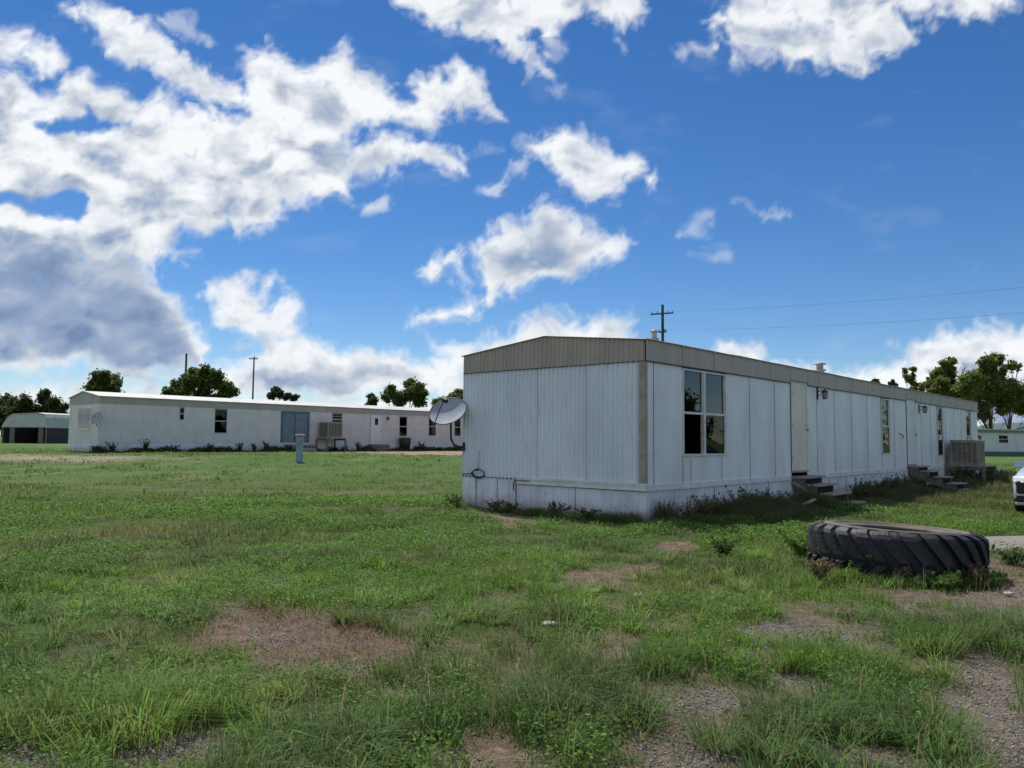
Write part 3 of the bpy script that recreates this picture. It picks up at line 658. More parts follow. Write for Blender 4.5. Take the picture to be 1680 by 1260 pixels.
    for a, b_ in zip(ed[:-1], ed[1:]):
        dz = .055 if (a, b_) in ((6.24, 7.28), (15.57, 16.68)) else 0
        f.box(a + .004, b_ - .004, -.034, -.004, E0 + dz, E1 - .012, 0)
        f.box(a - .006, a + .003, -.036, -.003, E0 + dz, E1 - .014, 1)
        f.box(a, b_, -.0385, -.0035, E0 + dz - .020, E0 + dz - .001, 2)
    f.box(-.037, -.004, -.03, TW, E0 - .016, E0 - .001, 2)
    f.box(-.04, -.012, -.05, -.0345, E0, E1 - .012, 0)
    f.build('fascia', [M_FASCIA, M_SEAM, mat('dark_drip_edge', (.07, .068, .06), .6)], R)
    r = MB()
    for y0, y1, z0, z1 in ((-.05, TW / 2, E1, RD), (TW / 2, TW + .05, RD, E1)):
        r.add([(-.05, y0, z0), (TL + .05, y0, z0), (TL + .05, y1, z1), (-.05, y1, z1), (-.05, y0, z0 - .012), (TL + .05, y0, z0 - .012), (TL + .05, y1, z1 - .012), (-.05, y1, z1 - .012)],
              [(0, 1, 2, 3), (4, 7, 6, 5), (0, 4, 5, 1), (2, 6, 7, 3), (0, 3, 7, 4), (1, 5, 6, 2)], 0)
    for s in np.arange(1.2, TL, 1.22):
        r.box(s, s + .02, -.06, -.0505, E1 - .05, E1 + .012, 0)
    r.build('roof', [M_ROOF], R)
    e = MB()                                           # drip edge along the roof line, slightly wavy
    e.tube([(s, -.056, E1 + .004 + random.uniform(-.006, .006)) for s in np.arange(-.05, TL + .06, .6)], .012, 6)
    e.tube([(-.054, -.05, E1 - .006), (-.054, TW / 2, RD - .006), (-.054, TW + .05, E1 - .006)], .010, 6)
    e.build('roof_edge', M_TRIM, R)
    lb = ['tall left half of the double window, its lower sash missing and black', 'tall right half of the double window reflecting the sky']
    for q, (a, b_, c_, d) in enumerate(wins):
        make_window(R, a, b_, c_, d, open_lower=(q == 0), curtain={2: 'half', 3: 'tied'}.get(q, False), rail=[1.945, 1.945, 1.93, 1.72, 1.75][q], label=lb[q] if q < 2 else None)
    make_door(R, *doors[0], M_DOOR, 'cream door'); make_door(R, *doors[1], M_DOOR2, 'pale pinkish white door')
    wall_lamp(R, 7.95, 2.66); wall_lamp(R, 17.1, 2.62)
    roof_vent(R, 2.4, 1.3, 3.31, .43, .055); roof_vent(R, 11.7, 1.3, 3.31, .50, .10)
    # cable coil and loose utilities on the far end of the ribbed wall
    c = MB(); cz, cy = .70, 4.02
    for q in range(3):
        c.tube([(-.04 - .012 * q, cy + .17 * math.cos(t) + .02 * math.sin(3 * t + q), cz + (.075 + .012 * q) * math.sin(t)) for t in np.linspace(0, 2 * math.pi, 20)], .007, 5)
    c.tube([(-.03, cy + .15, cz), (-.04, cy + .35, cz - .02), (-.035, cy + .52, cz - .015)], .010, 5); c.tube([(-.03, cy + .02, cz + .07), (-.022, cy + .0, cz + .3), (-.022, cy - .01, cz + .48)], .006, 5)
    c.build('coiled_cable', M_DARK, R)
    c = MB(); c.tube([(-.05, 2.98, .60), (-.05, 3.03, .56), (-.045, 3.04, .40)], .012, 6); c.tube([(-.05, 3.0, .60), (-.05, 2.62, .605)], .008, 6); c.build('water_pipe', M_DARK, R)
    # pull handle / scratch marks between window and second door
    h = MB(); h.tube([(14.75, -.02, 1.72), (14.95, -.045, 1.71), (15.1, -.045, 1.66), (15.12, -.02, 1.58)], .012, 6); h.build('hose_hook', M_DARK, R)
    return R
HOME = near_home()

M_GAPSHADE = worn('riser_gap_shade', (.018, .015, .013), (.035, .028, .023), 6, .95)  # near-black colour imitating the shade between open treads
def steps(name, label, s0, s1, treads, ground=-.05):
    R = empty(name, loc2w(s0, 0, 0), RZ); tag(R, label, 'steps', 'wooden steps at the trailer doors')
    W = s1 - s0
    for q, (n0, n1, z) in enumerate(treads):
        m = MB(); a = random.uniform(-.012, .012); hw = (n1 - n0 - .012) / 2
        for j in (0, 1):
            y0 = -n0 - j * (hw + .012)
            m.obox(((W) / 2 + a, y0 - hw / 2 - .02, z - .02), ((W) / 2 + .045, 0, a * .6), (0, hw / 2, 0), (0, 0, .019))
        m.build('tread', M_WOODX, R)
    for q, (n0, n1, z) in enumerate(treads[:-1]):
        zb_ = treads[q + 1][2] - .0; m = MB(); m.box(.045, W - .045, -n1 + .06, -n1 + .078, zb_ + .001, z - .042); m.build('riser_or_gap_shade_board', M_GAPSHADE, R)  # added black boards painting the shade of the open gaps below the treads
    for x in (.0, W - .04):
        m = MB(); poly = [(-.0, -.3)]; 
        poly = [(-.012, treads[0][2] - .0405)]
        for q, (n0, n1, z) in enumerate(treads):
            poly.append((-(n1 - .05), z - .0405))
            if q + 1 < len(treads): poly.append((-(n1 - .05), treads[q + 1][2] - .0405))
        nl, zl = treads[-1][1] - .05, treads[-1][2]
        poly.append((-nl, min(zl - .1, -.08))); poly.append((-(nl - .28), -.1))
        poly.append((-.22, treads[0][2] - .36)); poly.append((-.012, treads[0][2] - .20))
        m.prism([(p[0], p[1]) for p in poly], x, x + .04, 'x'); m.build('stringer', M_WOOD, R)
    for x in ((-.025,) if len(treads) == 4 else ()):
        m = MB(); m.beam((x, -.06, treads[0][2] - .14), (x, -treads[-1][1] * .72, treads[0][2] * .12), .018, .06); m.build('brace', M_WOODX, R)
    for x in (.05, W - .09):
        m = MB(); m.box(x, x + .038, -.30, -.22, -.3, treads[0][2] - .05); m.build('post', M_WOOD, R)
    m = MB(); m.box(.05, W - .05, -.235, -.215, treads[0][2] - .17, treads[0][2] - .045); m.build('riser_or_gap_shade_board', M_WOOD, R)
    return R
def T(n0s, zs, d=.3):
    return [(a, a + d + (.07 if i == 0 else .02), z) for i, (a, z) in enumerate(zip(n0s, zs))]
steps('wooden_steps', 'weathered wooden steps at the cream door, nearer pair beside the double window', 6.2, 7.28, T([.01, .33, .65, .97], [.625, .455, .27, .075]))
steps('wooden_steps', 'weathered wooden steps at the pale door next to the swamp cooler', 15.5, 16.6, T([.01, .37, .74, 1.12, 1.46], [.70, .56, .385, .20, .03], .32))

# satellite dish on the far corner of the ribbed end wall
def dish():
    base = loc2w(-.02, -TW + .03, 1.25)
    R = empty('satellite_dish', base); tag(R, 'pale grey satellite dish on bent black arm at the ribbed wall corner', 'satellite dish')
    c = at(735, 676, base.y - .15) - base
    m = MB(); m.tube([(0, .0, 0), (-.10, -.06, .0), (-.20, -.10, .04), (-.26, -.13, .16), (c.x + .06, c.y + .02, c.z - .22), (c.x + .03, c.y + .10, c.z - .02)], .022, 8)
    m.box(-.02, .03, -.06, -.005, -.09, .09); m.build('mount_arm', M_DARK, R)
    nrm = Vector((-.10, -.62, .62)).normalized(); a = nrm.cross(Vector((0, 0, 1))).normalized(); b = a.cross(nrm).normalized()
    a, b = (a * math.cos(.55) + b * math.sin(.55)), (b * math.cos(.55) - a * math.sin(.55))
    m = MB(); vs = []; nr, na_ = 8, 40
    for side in (0, 1):
        for i in range(nr + 1):
            r = .02 + .98 * i / nr
            for k in range(na_):
                t = 2 * math.pi * k / na_; p = c + a * (.37 * r * math.cos(t)) + b * (.42 * r * math.sin(t)) + nrm * (.09 * r * r - .05 - .012 * side)
                vs.append(p)
    fs = []
    for side in (0, 1):
        o = side * (nr + 1) * na_
        for i in range(nr):
            for k in range(na_):
                q = (o + i * na_ + k, o + i * na_ + (k + 1) % na_, o + (i + 1) * na_ + (k + 1) % na_, o + (i + 1) * na_ + k); fs.append(q if side else q[::-1])
    o0, o1 = nr * na_, (nr + 1) * na_ + nr * na_
    m.add(vs, fs, 0, True); m.add([vs[o0 + k] for k in range(na_)] + [vs[o1 + k] for k in range(na_)], [(k, (k + 1) % na_, na_ + (k + 1) % na_, na_ + k) for k in range(na_)], 1)
    m.tube([c + a * (.37 * math.cos(t)) + b * (.42 * math.sin(t)) + nrm * .036 for t in np.linspace(0, 2 * math.pi, 41)], .011, 6, 1)
    m.build('reflector', [worn('dish_paint', (.36, .39, .45), (.30, .32, .36), 3, .85, spec=.1), M_DARK], R)
    m = MB(); tip = c + nrm * .42 - b * .02 + Vector((0, 0, -.03)); tip = c + nrm * .34 + a * .02
    m.tube([c - b * .40 + nrm * .03, c - b * .18 + nrm * .26, tip], .012, 6); m.obox(tip, a * .07, b * .03, nrm * .05); m.build('receiver', M_DARK, R)
dish()

def evap_cooler(name, label, s0, s1, n0, n1, z0, z1, o=(AX, AY), rz=RZ, gz_=0.0, group=None):
    R = empty(name, loc2w(s0, n0, z0, o, rz), rz); tag(R, label, 'swamp cooler', group)
    W, Dp, Hh = s1 - s0, n1 - n0, z1 - z0
    b = MB(); b.box(0, W, -Dp, 0, 0, .035); b.box(-.02, W + .02, -Dp - .02, .0, Hh - .05, Hh, 0, .012)
    for x in (0, W - .04):
        for y in (-Dp, -.04): b.box(x, x + .04, y, y + .04, .036, Hh - .051)
    b.box(.05, W - .05, -.02, -.005, .036, Hh - .051)
    b.build('cabinet', M_COOL, R)
    def louvre(P, w, nsl, ncol, nm):
        f = MB(); q = MB()
        z_0, z_1 = .045, Hh - .06
        def bx(u0, u1, d0, d1, a, c_, mi=0, m=f):
            p0 = P(u0, d0, a); p1 = P(u1, d1, c_); m.box(min(p0[0], p1[0]), max(p0[0], p1[0]), min(p0[1], p1[1]), max(p0[1], p1[1]), a, c_, mi)
        bx(.045, w - .045, .028, .034, z_0, z_1, 1)
        for k in range(ncol + 1):
            u = .045 + (w - .09 - .02) * k / ncol; bx(u, u + .02, .002, .02, z_0 + .06, z_1 - .05)
        bx(.045, w - .045, .001, .022, z_0, z_0 + .06); bx(.045, w - .045, .001, .022, z_1 - .05, z_1)
        for k in range(nsl):
            z = z_0 + .07 + (z_1 - z_0 - .13) * k / nsl; bx(.066, w - .066, .006, .016, z, z + .018)
        f.build('louvred_panel', [M_COOL, M_PAD], R)
    louvre(lambda u, d, z: (d, -u, z), Dp, 15, 5, 'l'); louvre(lambda u, d, z: (u, -Dp + d, z), W, 15, 5, 'f'); louvre(lambda u, d, z: (W - d, -u, z), Dp, 15, 5, 'r')
    m = MB(); m.box(W * .2, W * .8, .001, .12, .15, Hh - .15); m.build('duct', M_COOL, R)
    return R
def cooler_stand(label, s0, s1, n0, n1, zt, o=(AX, AY), rz=RZ, gz_=0.0, group=None):
    R = empty('cooler_stand', loc2w(s0, n0, gz_, o, rz), rz); tag(R, label, 'wooden stand', group)
    W, Dp = s1 - s0, n1 - n0; h = zt - gz_
    m = MB(); k = 0; y = 0
    while y < Dp - .05: m.box(-.03, W + .03, -y - .135, -y, h - .038, h, 0); y += .15
    m.build('platform', M_WOODX, R)
    m = MB(); m.box(-.02, .02, -Dp, 0, h - .16, h - .039); m.box(W - .02, W + .02, -Dp, 0, h - .16, h - .039); m.build('joist', M_WOOD, R)
    for x in (-.06, W - .03):
        for y in (-Dp + .02, -.12):
            m = MB(); m.box(x, x + .09 if x < 0 else x + .09, y - .0, y + .09, -.3, h - .161); m.build('leg', M_WOOD, R)
evap_cooler('swamp_cooler', 'beige louvred swamp cooler on a wooden stand at the far end of the nearest home', 20.25, 21.3, .22, 1.12, .655, 1.57)
cooler_stand('weathered timber stand under the beige swamp cooler of the nearest home', 20.15, 21.9, .05, 1.35, .652)

# planks lying in the weeds by the first steps
for lb, (x0, y0, z0), (x1, y1, z1), w in (('pale broken plank lying in the weeds under the wooden steps, farther of two', (1316, 829, .16), (1337, 819, .24), .07),
                                     ('grey plank lying in the weeds left of the wooden steps, nearer the double window', (1284, 838, .05), (1303, 829, .13), .06)):
    a = gpt(x0, y0, z0); b_ = gpt(x1, y1, z1); m = MB(); m.beam(a, b_, w, .025); m.beam(a.lerp(b_, .1) + Vector((0, 0, .014)), a.lerp(b_, .95) + Vector((0, 0, .014)), w * .8, .004)
    tag(m.build('plank', M_WOODX), lb, 'plank', 'planks by the wooden steps')

# ------------------------------------------------------------------ far mobile home on the left
def far_home():
    rz = math.radians(90 - 41.5); L, W = 29.5, 4.5; z0 = .47
    R = empty('mobile_home', (L2[0], L2[1], z0), rz); tag(R, 'cream and pinkish mobile home with pale roof standing far back on the left', 'mobile home')
    E0, E1, RD = 2.76, 3.17, 3.52; ZB = .50
    cream = worn('greenish_cream_siding', (.72, .69, .66), (.62, .60, .57), 1.5, .6); pink = worn('pinkish_cream_siding', (.72, .63, .61), (.62, .55, .54), 1.5, .6)
    fas = worn('beige_band', (.42, .39, .35), (.36, .33, .30), 1.5, .6)
    wins = [(4.52, 4.87, 1.93, 2.70), (6.75, 7.65, 1.17, 2.70), (15.5, 16.45, 1.83, 2.72), (21.7, 22.55, 1.12, 2.66), (24.75, 25.6, 1.2, 2.7), (27.6, 28.4, 1.2, 2.7)]
    door = (18.95, 20.05, .52, 2.74)
    holes = wins + [door, (11.45, 13.65, .62, 2.72)]
    for nm, a, b, m in (('cream_wall', 0.0, 11.45, cream), ('pink_wall', 13.65, L, pink)):
        w = MB(); sm = [s for s in np.arange(1.2, L, 1.22) if a + .1 < s < b - .1 and not any(h[0] - .1 < s < h[1] + .1 for h in holes)]
        panels(w, sm + [a, b], ZB, E0, [h for h in holes if h[0] >= a and h[1] <= b], gap=.004, seams=sm); w.build(nm, [m, M_FASCIA], R)
    w = MB(); w.box(11.45, 13.65, 0, .02, 2.72, E0); w.build('wall_infill', cream, R); w = MB(); w.box(11.45, 13.65, 0, .02, ZB, .62); w.build('wall_infill', cream, R)
    g = MB(); g.box(0, .02, .021, W, ZB, E1); g.box(L - .02, L, .021, W, ZB, E1); g.box(.021, L - .021, W - .02, W, ZB, E1); g.build('end_and_rear_walls', cream, R)
    i = MB(); i.box(.05, L - .05, .06, W - .06, .5, .52); i.box(.05, L - .05, .6, .62, .53, 2.7); i.build('interior', M_INT, R)
    f = MB()
    f.box(-.03, L + .03, -.035, -.004, E0, E1 - .02); f.prism([(0, E0), (W, E0), (W, E1 - .02), (W / 2, RD - .02), (0, E1 - .02)], -.03, -.004, 'x'); f.build('fascia', fas, R)
    r = MB()
    for y0, y1, a, b in ((-.12, W / 2, E1, RD), (W / 2, W + .12, RD, E1)):
        r.add([(-.1, y0, a), (L + .1, y0, a), (L + .1, y1, b), (-.1, y1, b), (-.1, y0, a - .03), (L + .1, y0, a - .03), (L + .1, y1, b - .03), (-.1, y1, b - .03)],
              [(0, 1, 2, 3), (4, 7, 6, 5), (0, 4, 5, 1), (2, 6, 7, 3), (0, 3, 7, 4), (1, 5, 6, 2)])
    r.build('roof', M_ROOF, R)
    k = MB(); k.ribbed(lambda t, d, z: (t, -.03 - d, z), 0, L, lambda t: -.4, lambda t: .49, .2, .04, .012); k.ribbed(lambda t, d, z: (-.012 - d, t, z), 0, W, lambda t: -.4, lambda t: .49, .2, .04, .012)
    k.build('skirting', M_SKIRT, R)
    for q, wn in enumerate(wins):
        fr = make_window(R, *wn, div=3 if q == 2 else 0, gm=M_GLASS2)
    # end bay window
    fr = None
    e = MB(); e.box(-.05, -.001, 1.1, 3.1, 1.25, 2.6); e.build('end_window', M_ALU, R)
    e = MB(); e.box(-.055, -.051, 1.2, 2.05, 1.35, 2.5); e.box(-.055, -.051, 2.12, 3.0, 1.35, 2.5); e.build('pane', mat('dark_glass', (.03, .035, .04), .05), R.children[-1])
    make_door(R, *door, M_DOOR2)
    dd = [c for c in R.children if c.name.startswith('door') and 'frame' not in c.name][-1]
    q = MB(); q.box(19.35, 19.65, -.022, -.0165, 1.95, 2.45); q.build('door_window', mat('door_glass', (.02, .022, .025), .05), dd)
    # blue-grey porch door with its frame
    blue = worn('blue_grey_paint', (.10, .17, .24), (.07, .12, .18), 3, .5); grey = worn('grey_sliding_door', (.20, .24, .29), (.15, .18, .22), 2, .4)
    p = MB(); p.box(11.45, 11.6, -.06, .05, .62, 2.72); p.box(13.5, 13.65, -.06, .05, .62, 2.72); p.box(11.6, 13.5, -.06, .05, 2.6, 2.72); p.box(12.5, 12.58, -.05, .05, .66, 2.6); p.build('porch_frame', blue, R)
    p = MB(); p.box(11.6, 12.5, .0, .03, .66, 2.6); p.box(12.58, 13.5, -.03, .0, .66, 2.6); p.build('sliding_door', grey, R)
    wall_lamp(R, 20.5, 2.5)
    S = empty('entry_steps', loc2w(11.7, 0, z0, (L2[0], L2[1]), rz), rz); tag(S, 'pale low platform and step before the blue sliding door', 'steps')
    m = MB(); m.box(0, 1.8, -1.1, -.05, .42, .5); m.build('platform', M_WOODX, S); m = MB(); m.box(.2, 1.6, -1.5, -1.11, 0, .24, 0, .02); m.build('step', M_WOODX, S); m = MB(); m.box(.02, 1.78, -1.05, -.98, 0, .419); m.build('skirt_board', M_WOOD, S)
    o2, z = (L2[0], L2[1]), z0
    evap_cooler('swamp_cooler', 'tan swamp cooler against the far mobile home below a small window', 14.3, 15.5, .25, 1.3, z + .95, z + 2.05, o2, rz, z0)
    cooler_stand('low timber stand under the tan swamp cooler of the far mobile home', 14.2, 15.7, .1, 1.45, z + .947, o2, rz, z0)
    # steps, dark bin, junk along the wall
    S = empty('entry_steps', loc2w(18.7, 0, z, o2, rz), rz); tag(S, 'dark low steps with rounded top at the far home door', 'steps')
    m = MB(); m.box(0, 1.6, -.7, -.05, 0, .5, 0, .04); m.build('landing', M_WOOD, S); m = MB(); m.box(.1, 1.5, -1.05, -.71, 0, .25, 0, .03); m.build('tread', M_WOOD, S)
    B = empty('dark_bin', loc2w(21.9, .5, z, o2, rz), rz); tag(B, 'dark brown rubbish bin beside the far mobile home wall', 'bin')
    m = MB(); m.lathe([(.0, 0), (.36, 0), (.46, .95), (.44, .98), (.0, .98)], 16); m.build('body', mat('dark_brown_plastic', (.025, .018, .015), .5), B)
    m = MB(); m.lathe([(.0, 1.04), (.3, 1.03), (.48, .985), (.47, .95), (.465, .95)], 16); m.build('lid', mat('dark_grey_plastic', (.03, .03, .032), .5), B)
    # small dish at the left end
    c = loc2w(-.3, .35, z + 1.9, o2, rz); Dh = empty('satellite_dish', loc2w(-.05, -.15, z + 1.5, o2, rz)); tag(Dh, 'small grey dish on the far mobile home', 'satellite dish')
    c = c - Dh.location
    nrm = Vector((-.2, -.8, .5)).normalized(); a = nrm.cross(Vector((0, 0, 1))).normalized(); b = a.cross(nrm)
    m = MB(); vs = [c - nrm * .06] + [c + a * .36 * r * math.cos(t) + b * .4 * r * math.sin(t) + nrm * (.08 * r * r - .06) for r in (.5, 1) for t in np.linspace(0, 2 * math.pi, 25)[:-1]]
    m.add(vs, [(0, 1 + k, 1 + (k + 1) % 24) for k in range(24)] + [(1 + k, 25 + k, 25 + (k + 1) % 24, 1 + (k + 1) % 24) for k in range(24)], 0, True); m.add([v - nrm * .012 for v in vs], [(0, 1 + (k + 1) % 24, 1 + k) for k in range(24)] + [(1 + k, 1 + (k + 1) % 24, 25 + (k + 1) % 24, 25 + k) for k in range(24)], 0, True)
    m.build('reflector', M_GALV, Dh); m = MB(); m.tube([(0, 0, 0), (c.x * .5, c.y * .5, c.z * .3), tuple(c - nrm * .08)], .025, 6); m.build('mount_arm', M_DARK, Dh)
far_home()
# blue utility pedestal standing on the grass in front of the far home
def pedestal():
    g = gpt(491, 757, .36); x, y = g.x, g.y; z = gz(x, y); R = empty('utility_pedestal', (x, y, z)); tag(R, 'pale blue utility post with a meter, on the grass before the far home', 'utility post')
    m = MB(); m.box(-.14, .14, -.1, .1, -.2, 1.15, 0, .02); m.build('post', worn('pale_blue_paint', (.26, .33, .40), (.19, .25, .31), 3, .5), R)
    m = MB(); m.box(-.19, .19, -.13, .13, 1.151, 1.25, 0, .02); m.build('cap', M_GALV, R); 
    m = MB(); m.tube([(0, -.101, .95), (0, -.2, .95)], .09, 14); m.build('meter', M_GALV, R)
pedestal()

# ------------------------------------------------------------------ long low building at the right edge
def right_building():
    a = gpt(1600, 750, .18); d = 84.0; p = at(1600, 750, d); ang = math.radians(20)
    R = empty('mobile_home', (p.x, p.y, .17), ang); tag(R, 'pale grey-blue low home with flat white roof edge beyond the nearest home', 'mobile home')
    L, W = 26, 5; wm = worn('pale_blue_grey_siding', (.68, .69, .70), (.60, .61, .62), 1, .6); E0, E1 = 2.55, 2.85
    holes = [(.35, 1.1, 1.2, 2.3), (3.6, 5.1, 1.45, 2.3), (9, 10, .5, 2.4), (13, 14.5, 1.3, 2.3)]
    sm = [s for s in np.arange(1.4, L, 2.44) if not any(h[0] - .1 < s < h[1] + .1 for h in holes)]
    w = MB(); panels(w, sm + [0, L], .5, E0, holes, gap=.01, seams=sm); w.build('front_wall', [wm, M_SEAM], R)
    w = MB(); w.box(0, .02, .021, W, .3, E1); w.box(L - .02, L, .021, W, .3, E1); w.box(.02, L - .02, W - .02, W, .3, E1); w.build('end_and_rear_walls', wm, R)
    w = MB(); w.box(0, L, .01, .03, -.3, .499); w.build('skirting', mat('dark_green_skirting', (.09, .13, .12), .7), R)
    w = MB(); w.box(-.05, L, -.06, -.002, E0, E1 - .02); w.build('fascia', worn('pale_green_band', (.30, .31, .24), (.25, .26, .2), 2, .6), R)
    r = MB(); r.box(-.2, L + .2, -.25, W + .2, E1, E1 + .12); r.box(-.2, L + .2, -.27, -.251, E1 + .02, E1 + .14); r.build('roof', worn('pale_blue_roof_metal', (.52, .58, .62), (.42, .48, .52), 2, .5), R)
    make_window(R, *holes[0]); fr = make_window(R, *holes[1], curtain='tan', gm=M_GLASS2c); make_window(R, *holes[3], curtain='tan', gm=M_GLASS2c); make_door(R, 9, 10, .52, 2.4, M_DOOR2)
    # second dark gabled roof beyond
    p = at(1640, 700, 120); R = empty('house', (p.x, p.y, .2), math.radians(12)); tag(R, 'dark gabled roof of a house rising behind the pale low home', 'house')
    w = MB(); w.prism([(0, -.5), (14, -.5), (14, 2.9), (7, 4.6), (0, 2.9)], 0, 9, 'y'); w.build('walls', wm, R)
    r = MB(); r.prism([(-.4, 2.82), (7, 4.68), (14.4, 2.82), (14.4, 2.97), (7, 4.85), (-.4, 2.97)], -.4, 9.4, 'y'); r.build('roof', mat('dark_green_roofing', (.05, .08, .075), .7), R)
right_building()

# ------------------------------------------------------------------ shed at the far left
def shed():
    p = at(55, 727, 88); z = gz(p.x, p.y); R = empty('open_shed', (p.x, p.y, z), math.radians(-12)); tag(R, 'low open-fronted shed with rounded pale grey-green roof at the far left', 'shed')
    m = MB(); arc = [(-3.0, 1.75), (-2.75, 2.2), (-2.2, 2.9), (-1.6, 3.3), (1.9, 3.45), (2.7, 3.3), (2.9, 2.9), (3.0, 1.75)]; inn = [(x * .96, z_ - .12) for x, z_ in arc[1:-1]]
    m.prism(arc + [(2.86, 1.75)] + inn[::-1] + [(-2.86, 1.75)], -1.5, 3.5, 'y'); m.prism([(-2.9, 1.8), (-2.6, 2.25), (-2.1, 2.8), (-1.5, 3.15), (1.85, 3.28), (2.6, 3.15), (2.8, 2.85), (2.9, 1.8)], -1.49, -1.42, 'y')
    m.build('roof', worn('grey_green_canvas', (.50, .54, .50), (.40, .43, .41), 1, .7), R)
    for x in (-2.95, -1.9, 1.9, 2.8):
        m = MB(); m.box(x, x + (.14 if abs(x) > 2.5 else .6), -1.4, -1.28, -.3, 1.8); m.build('post', M_WOOD, R)
    m = MB(); m.box(-2.9, 2.9, 3.3, 3.4, -.3, 1.8); m.box(-2.95, -2.85, -1.2, 3.3, -.3, 1.8); m.box(2.85, 2.95, -1.2, 3.3, -.3, 1.8); m.build('back_wall', M_INT, R)
shed()
# ------------------------------------------------------------------ tractor tyre lying flat
def tyre():
    cx, cy, R_ = 4.27, 8.68, .885; R = empty('tractor_tyre', (cx, cy, gz(cx, cy) - .02)); R.rotation_euler = (math.radians(-1.2), math.radians(2.6), 0)
    tag(R, 'huge black tractor tyre lying flat in the grass with dusty top sidewall', 'tyre')
    out = [(.60, .47), (.70, .485), (.78, .475), (.83, .44), (.85, .38), (.858, .25), (.85, .12), (.83, .05), (.78, .01), (.66, .0)]
    m = MB(); m.lathe(out, 96); inn = [(.66, .0), (.50, .03), (.485, .06), (.52, .075), (.66, .05), (.76, .09), (.80, .18), (.81, .25), (.80, .34), (.76, .43)]
    m.lathe(inn, 96); m.build('carcass', M_RUB, R)
    m = MB(); m.lathe([(.7601, .431), (.66, .452), (.52, .425), (.485, .44), (.492, .468), (.52, .478), (.60, .4712), (.6005, .471)], 96)
    m.lathe([(.598, .4712), (.64, .4905), (.70, .4925), (.74, .4885)], 96)
    for r in (.56, .63, .71): m.lathe([(r, .479 if r < .6 else .488), (r + .006, .497 if r > .6 else .486), (r + .016, .497 if r > .6 else .486), (r + .022, .480 if r < .6 else .488)], 96)
    m.build('sidewall', M_RUBT, R)
    n = 26; m = MB()
    for half in (0, 1):
        for k in range(n):
            t0 = 2 * math.pi * (k + .5 * half) / n; rows = 9; vs = []
            for i in range(rows):
                f = i / (rows - 1); z = .488 - .35 * f ** 1.1 if not half else .0 + .15 * f ** 1.1
                if i == 0: z += 0 if not half else 0
                th = t0 + (.30 if not half else .16) * f ** 1.25
                rr = R_ + .018 if 0 < i < rows - 1 else R_ - .01
                if i == 0: rr = R_ - .07
                if i == 1: rr = R_ - .005
                rb = .835 if i > 1 else .76; hw = (.060 - .010 * f) / R_
                for r_, w_ in ((rb, 1.15), (rr, .95), (rr, -.95), (rb, -1.15)):
                    a = th + hw * w_; vs.append((r_ * math.cos(a), r_ * math.sin(a), z + random.uniform(-.002, .002)))
            fs = []
            for i in range(rows - 1):
                for q in range(3): fs.append((i * 4 + q, i * 4 + q + 1, i * 4 + 4 + q + 1, i * 4 + 4 + q))
            fs += [(0, 3, 2, 1), ((rows - 1) * 4, (rows - 1) * 4 + 1, (rows - 1) * 4 + 2, (rows - 1) * 4 + 3)]
            m.add(vs, fs, 0, False)
    o = m.build('tread_lugs', M_RUB, R)
tyre()

# ------------------------------------------------------------------ trees
def leaf_cloud(centres, radii, n, size, col, rng, flat=.8, up=.3):
    """n leaves scattered in clumps; returns verts, tris, colours"""
    k = len(centres); w = np.array(radii) ** 2; idx = rng.choice(k, n, p=w / w.sum())
    c = np.array(centres)[idx]; r = np.array(radii)[idx]
    d = rng.normal(size=(n, 3)); d /= np.linalg.norm(d, axis=1)[:, None]; d[:, 2] *= flat
    p = c + d * (r * np.minimum(np.abs(rng.normal(0, .58, n)), 1.5))[:, None]
    a = rng.normal(size=(n, 3)); a[:, 2] += up; a /= np.linalg.norm(a, axis=1)[:, None]
    b = np.cross(a, rng.normal(size=(n, 3))); b /= np.linalg.norm(b, axis=1)[:, None]
    s = (size * (.6 + .8 * rng.random(n)))[:, None]
    V = np.stack([p - b * s, p + np.cross(a, b) * s * .45, p + b * s, p - np.cross(a, b) * s * .45], 1)
    T = np.arange(n)[:, None] * 4 + np.array([[0, 1, 2, 3]])
    tone = (.72 + .56 * rng.random(k))[idx] * (.8 + .4 * rng.random(n)); yel = rng.random(n) * .25 + (rng.random(k) * .35)[idx]
    C0 = np.array(col)[None, :] * tone[:, None]; C0[:, 0] *= 1 + yel; C0[:, 1] *= 1 + yel * .5
    return V.reshape(-1, 3), T, np.repeat(C0, 4, 0)
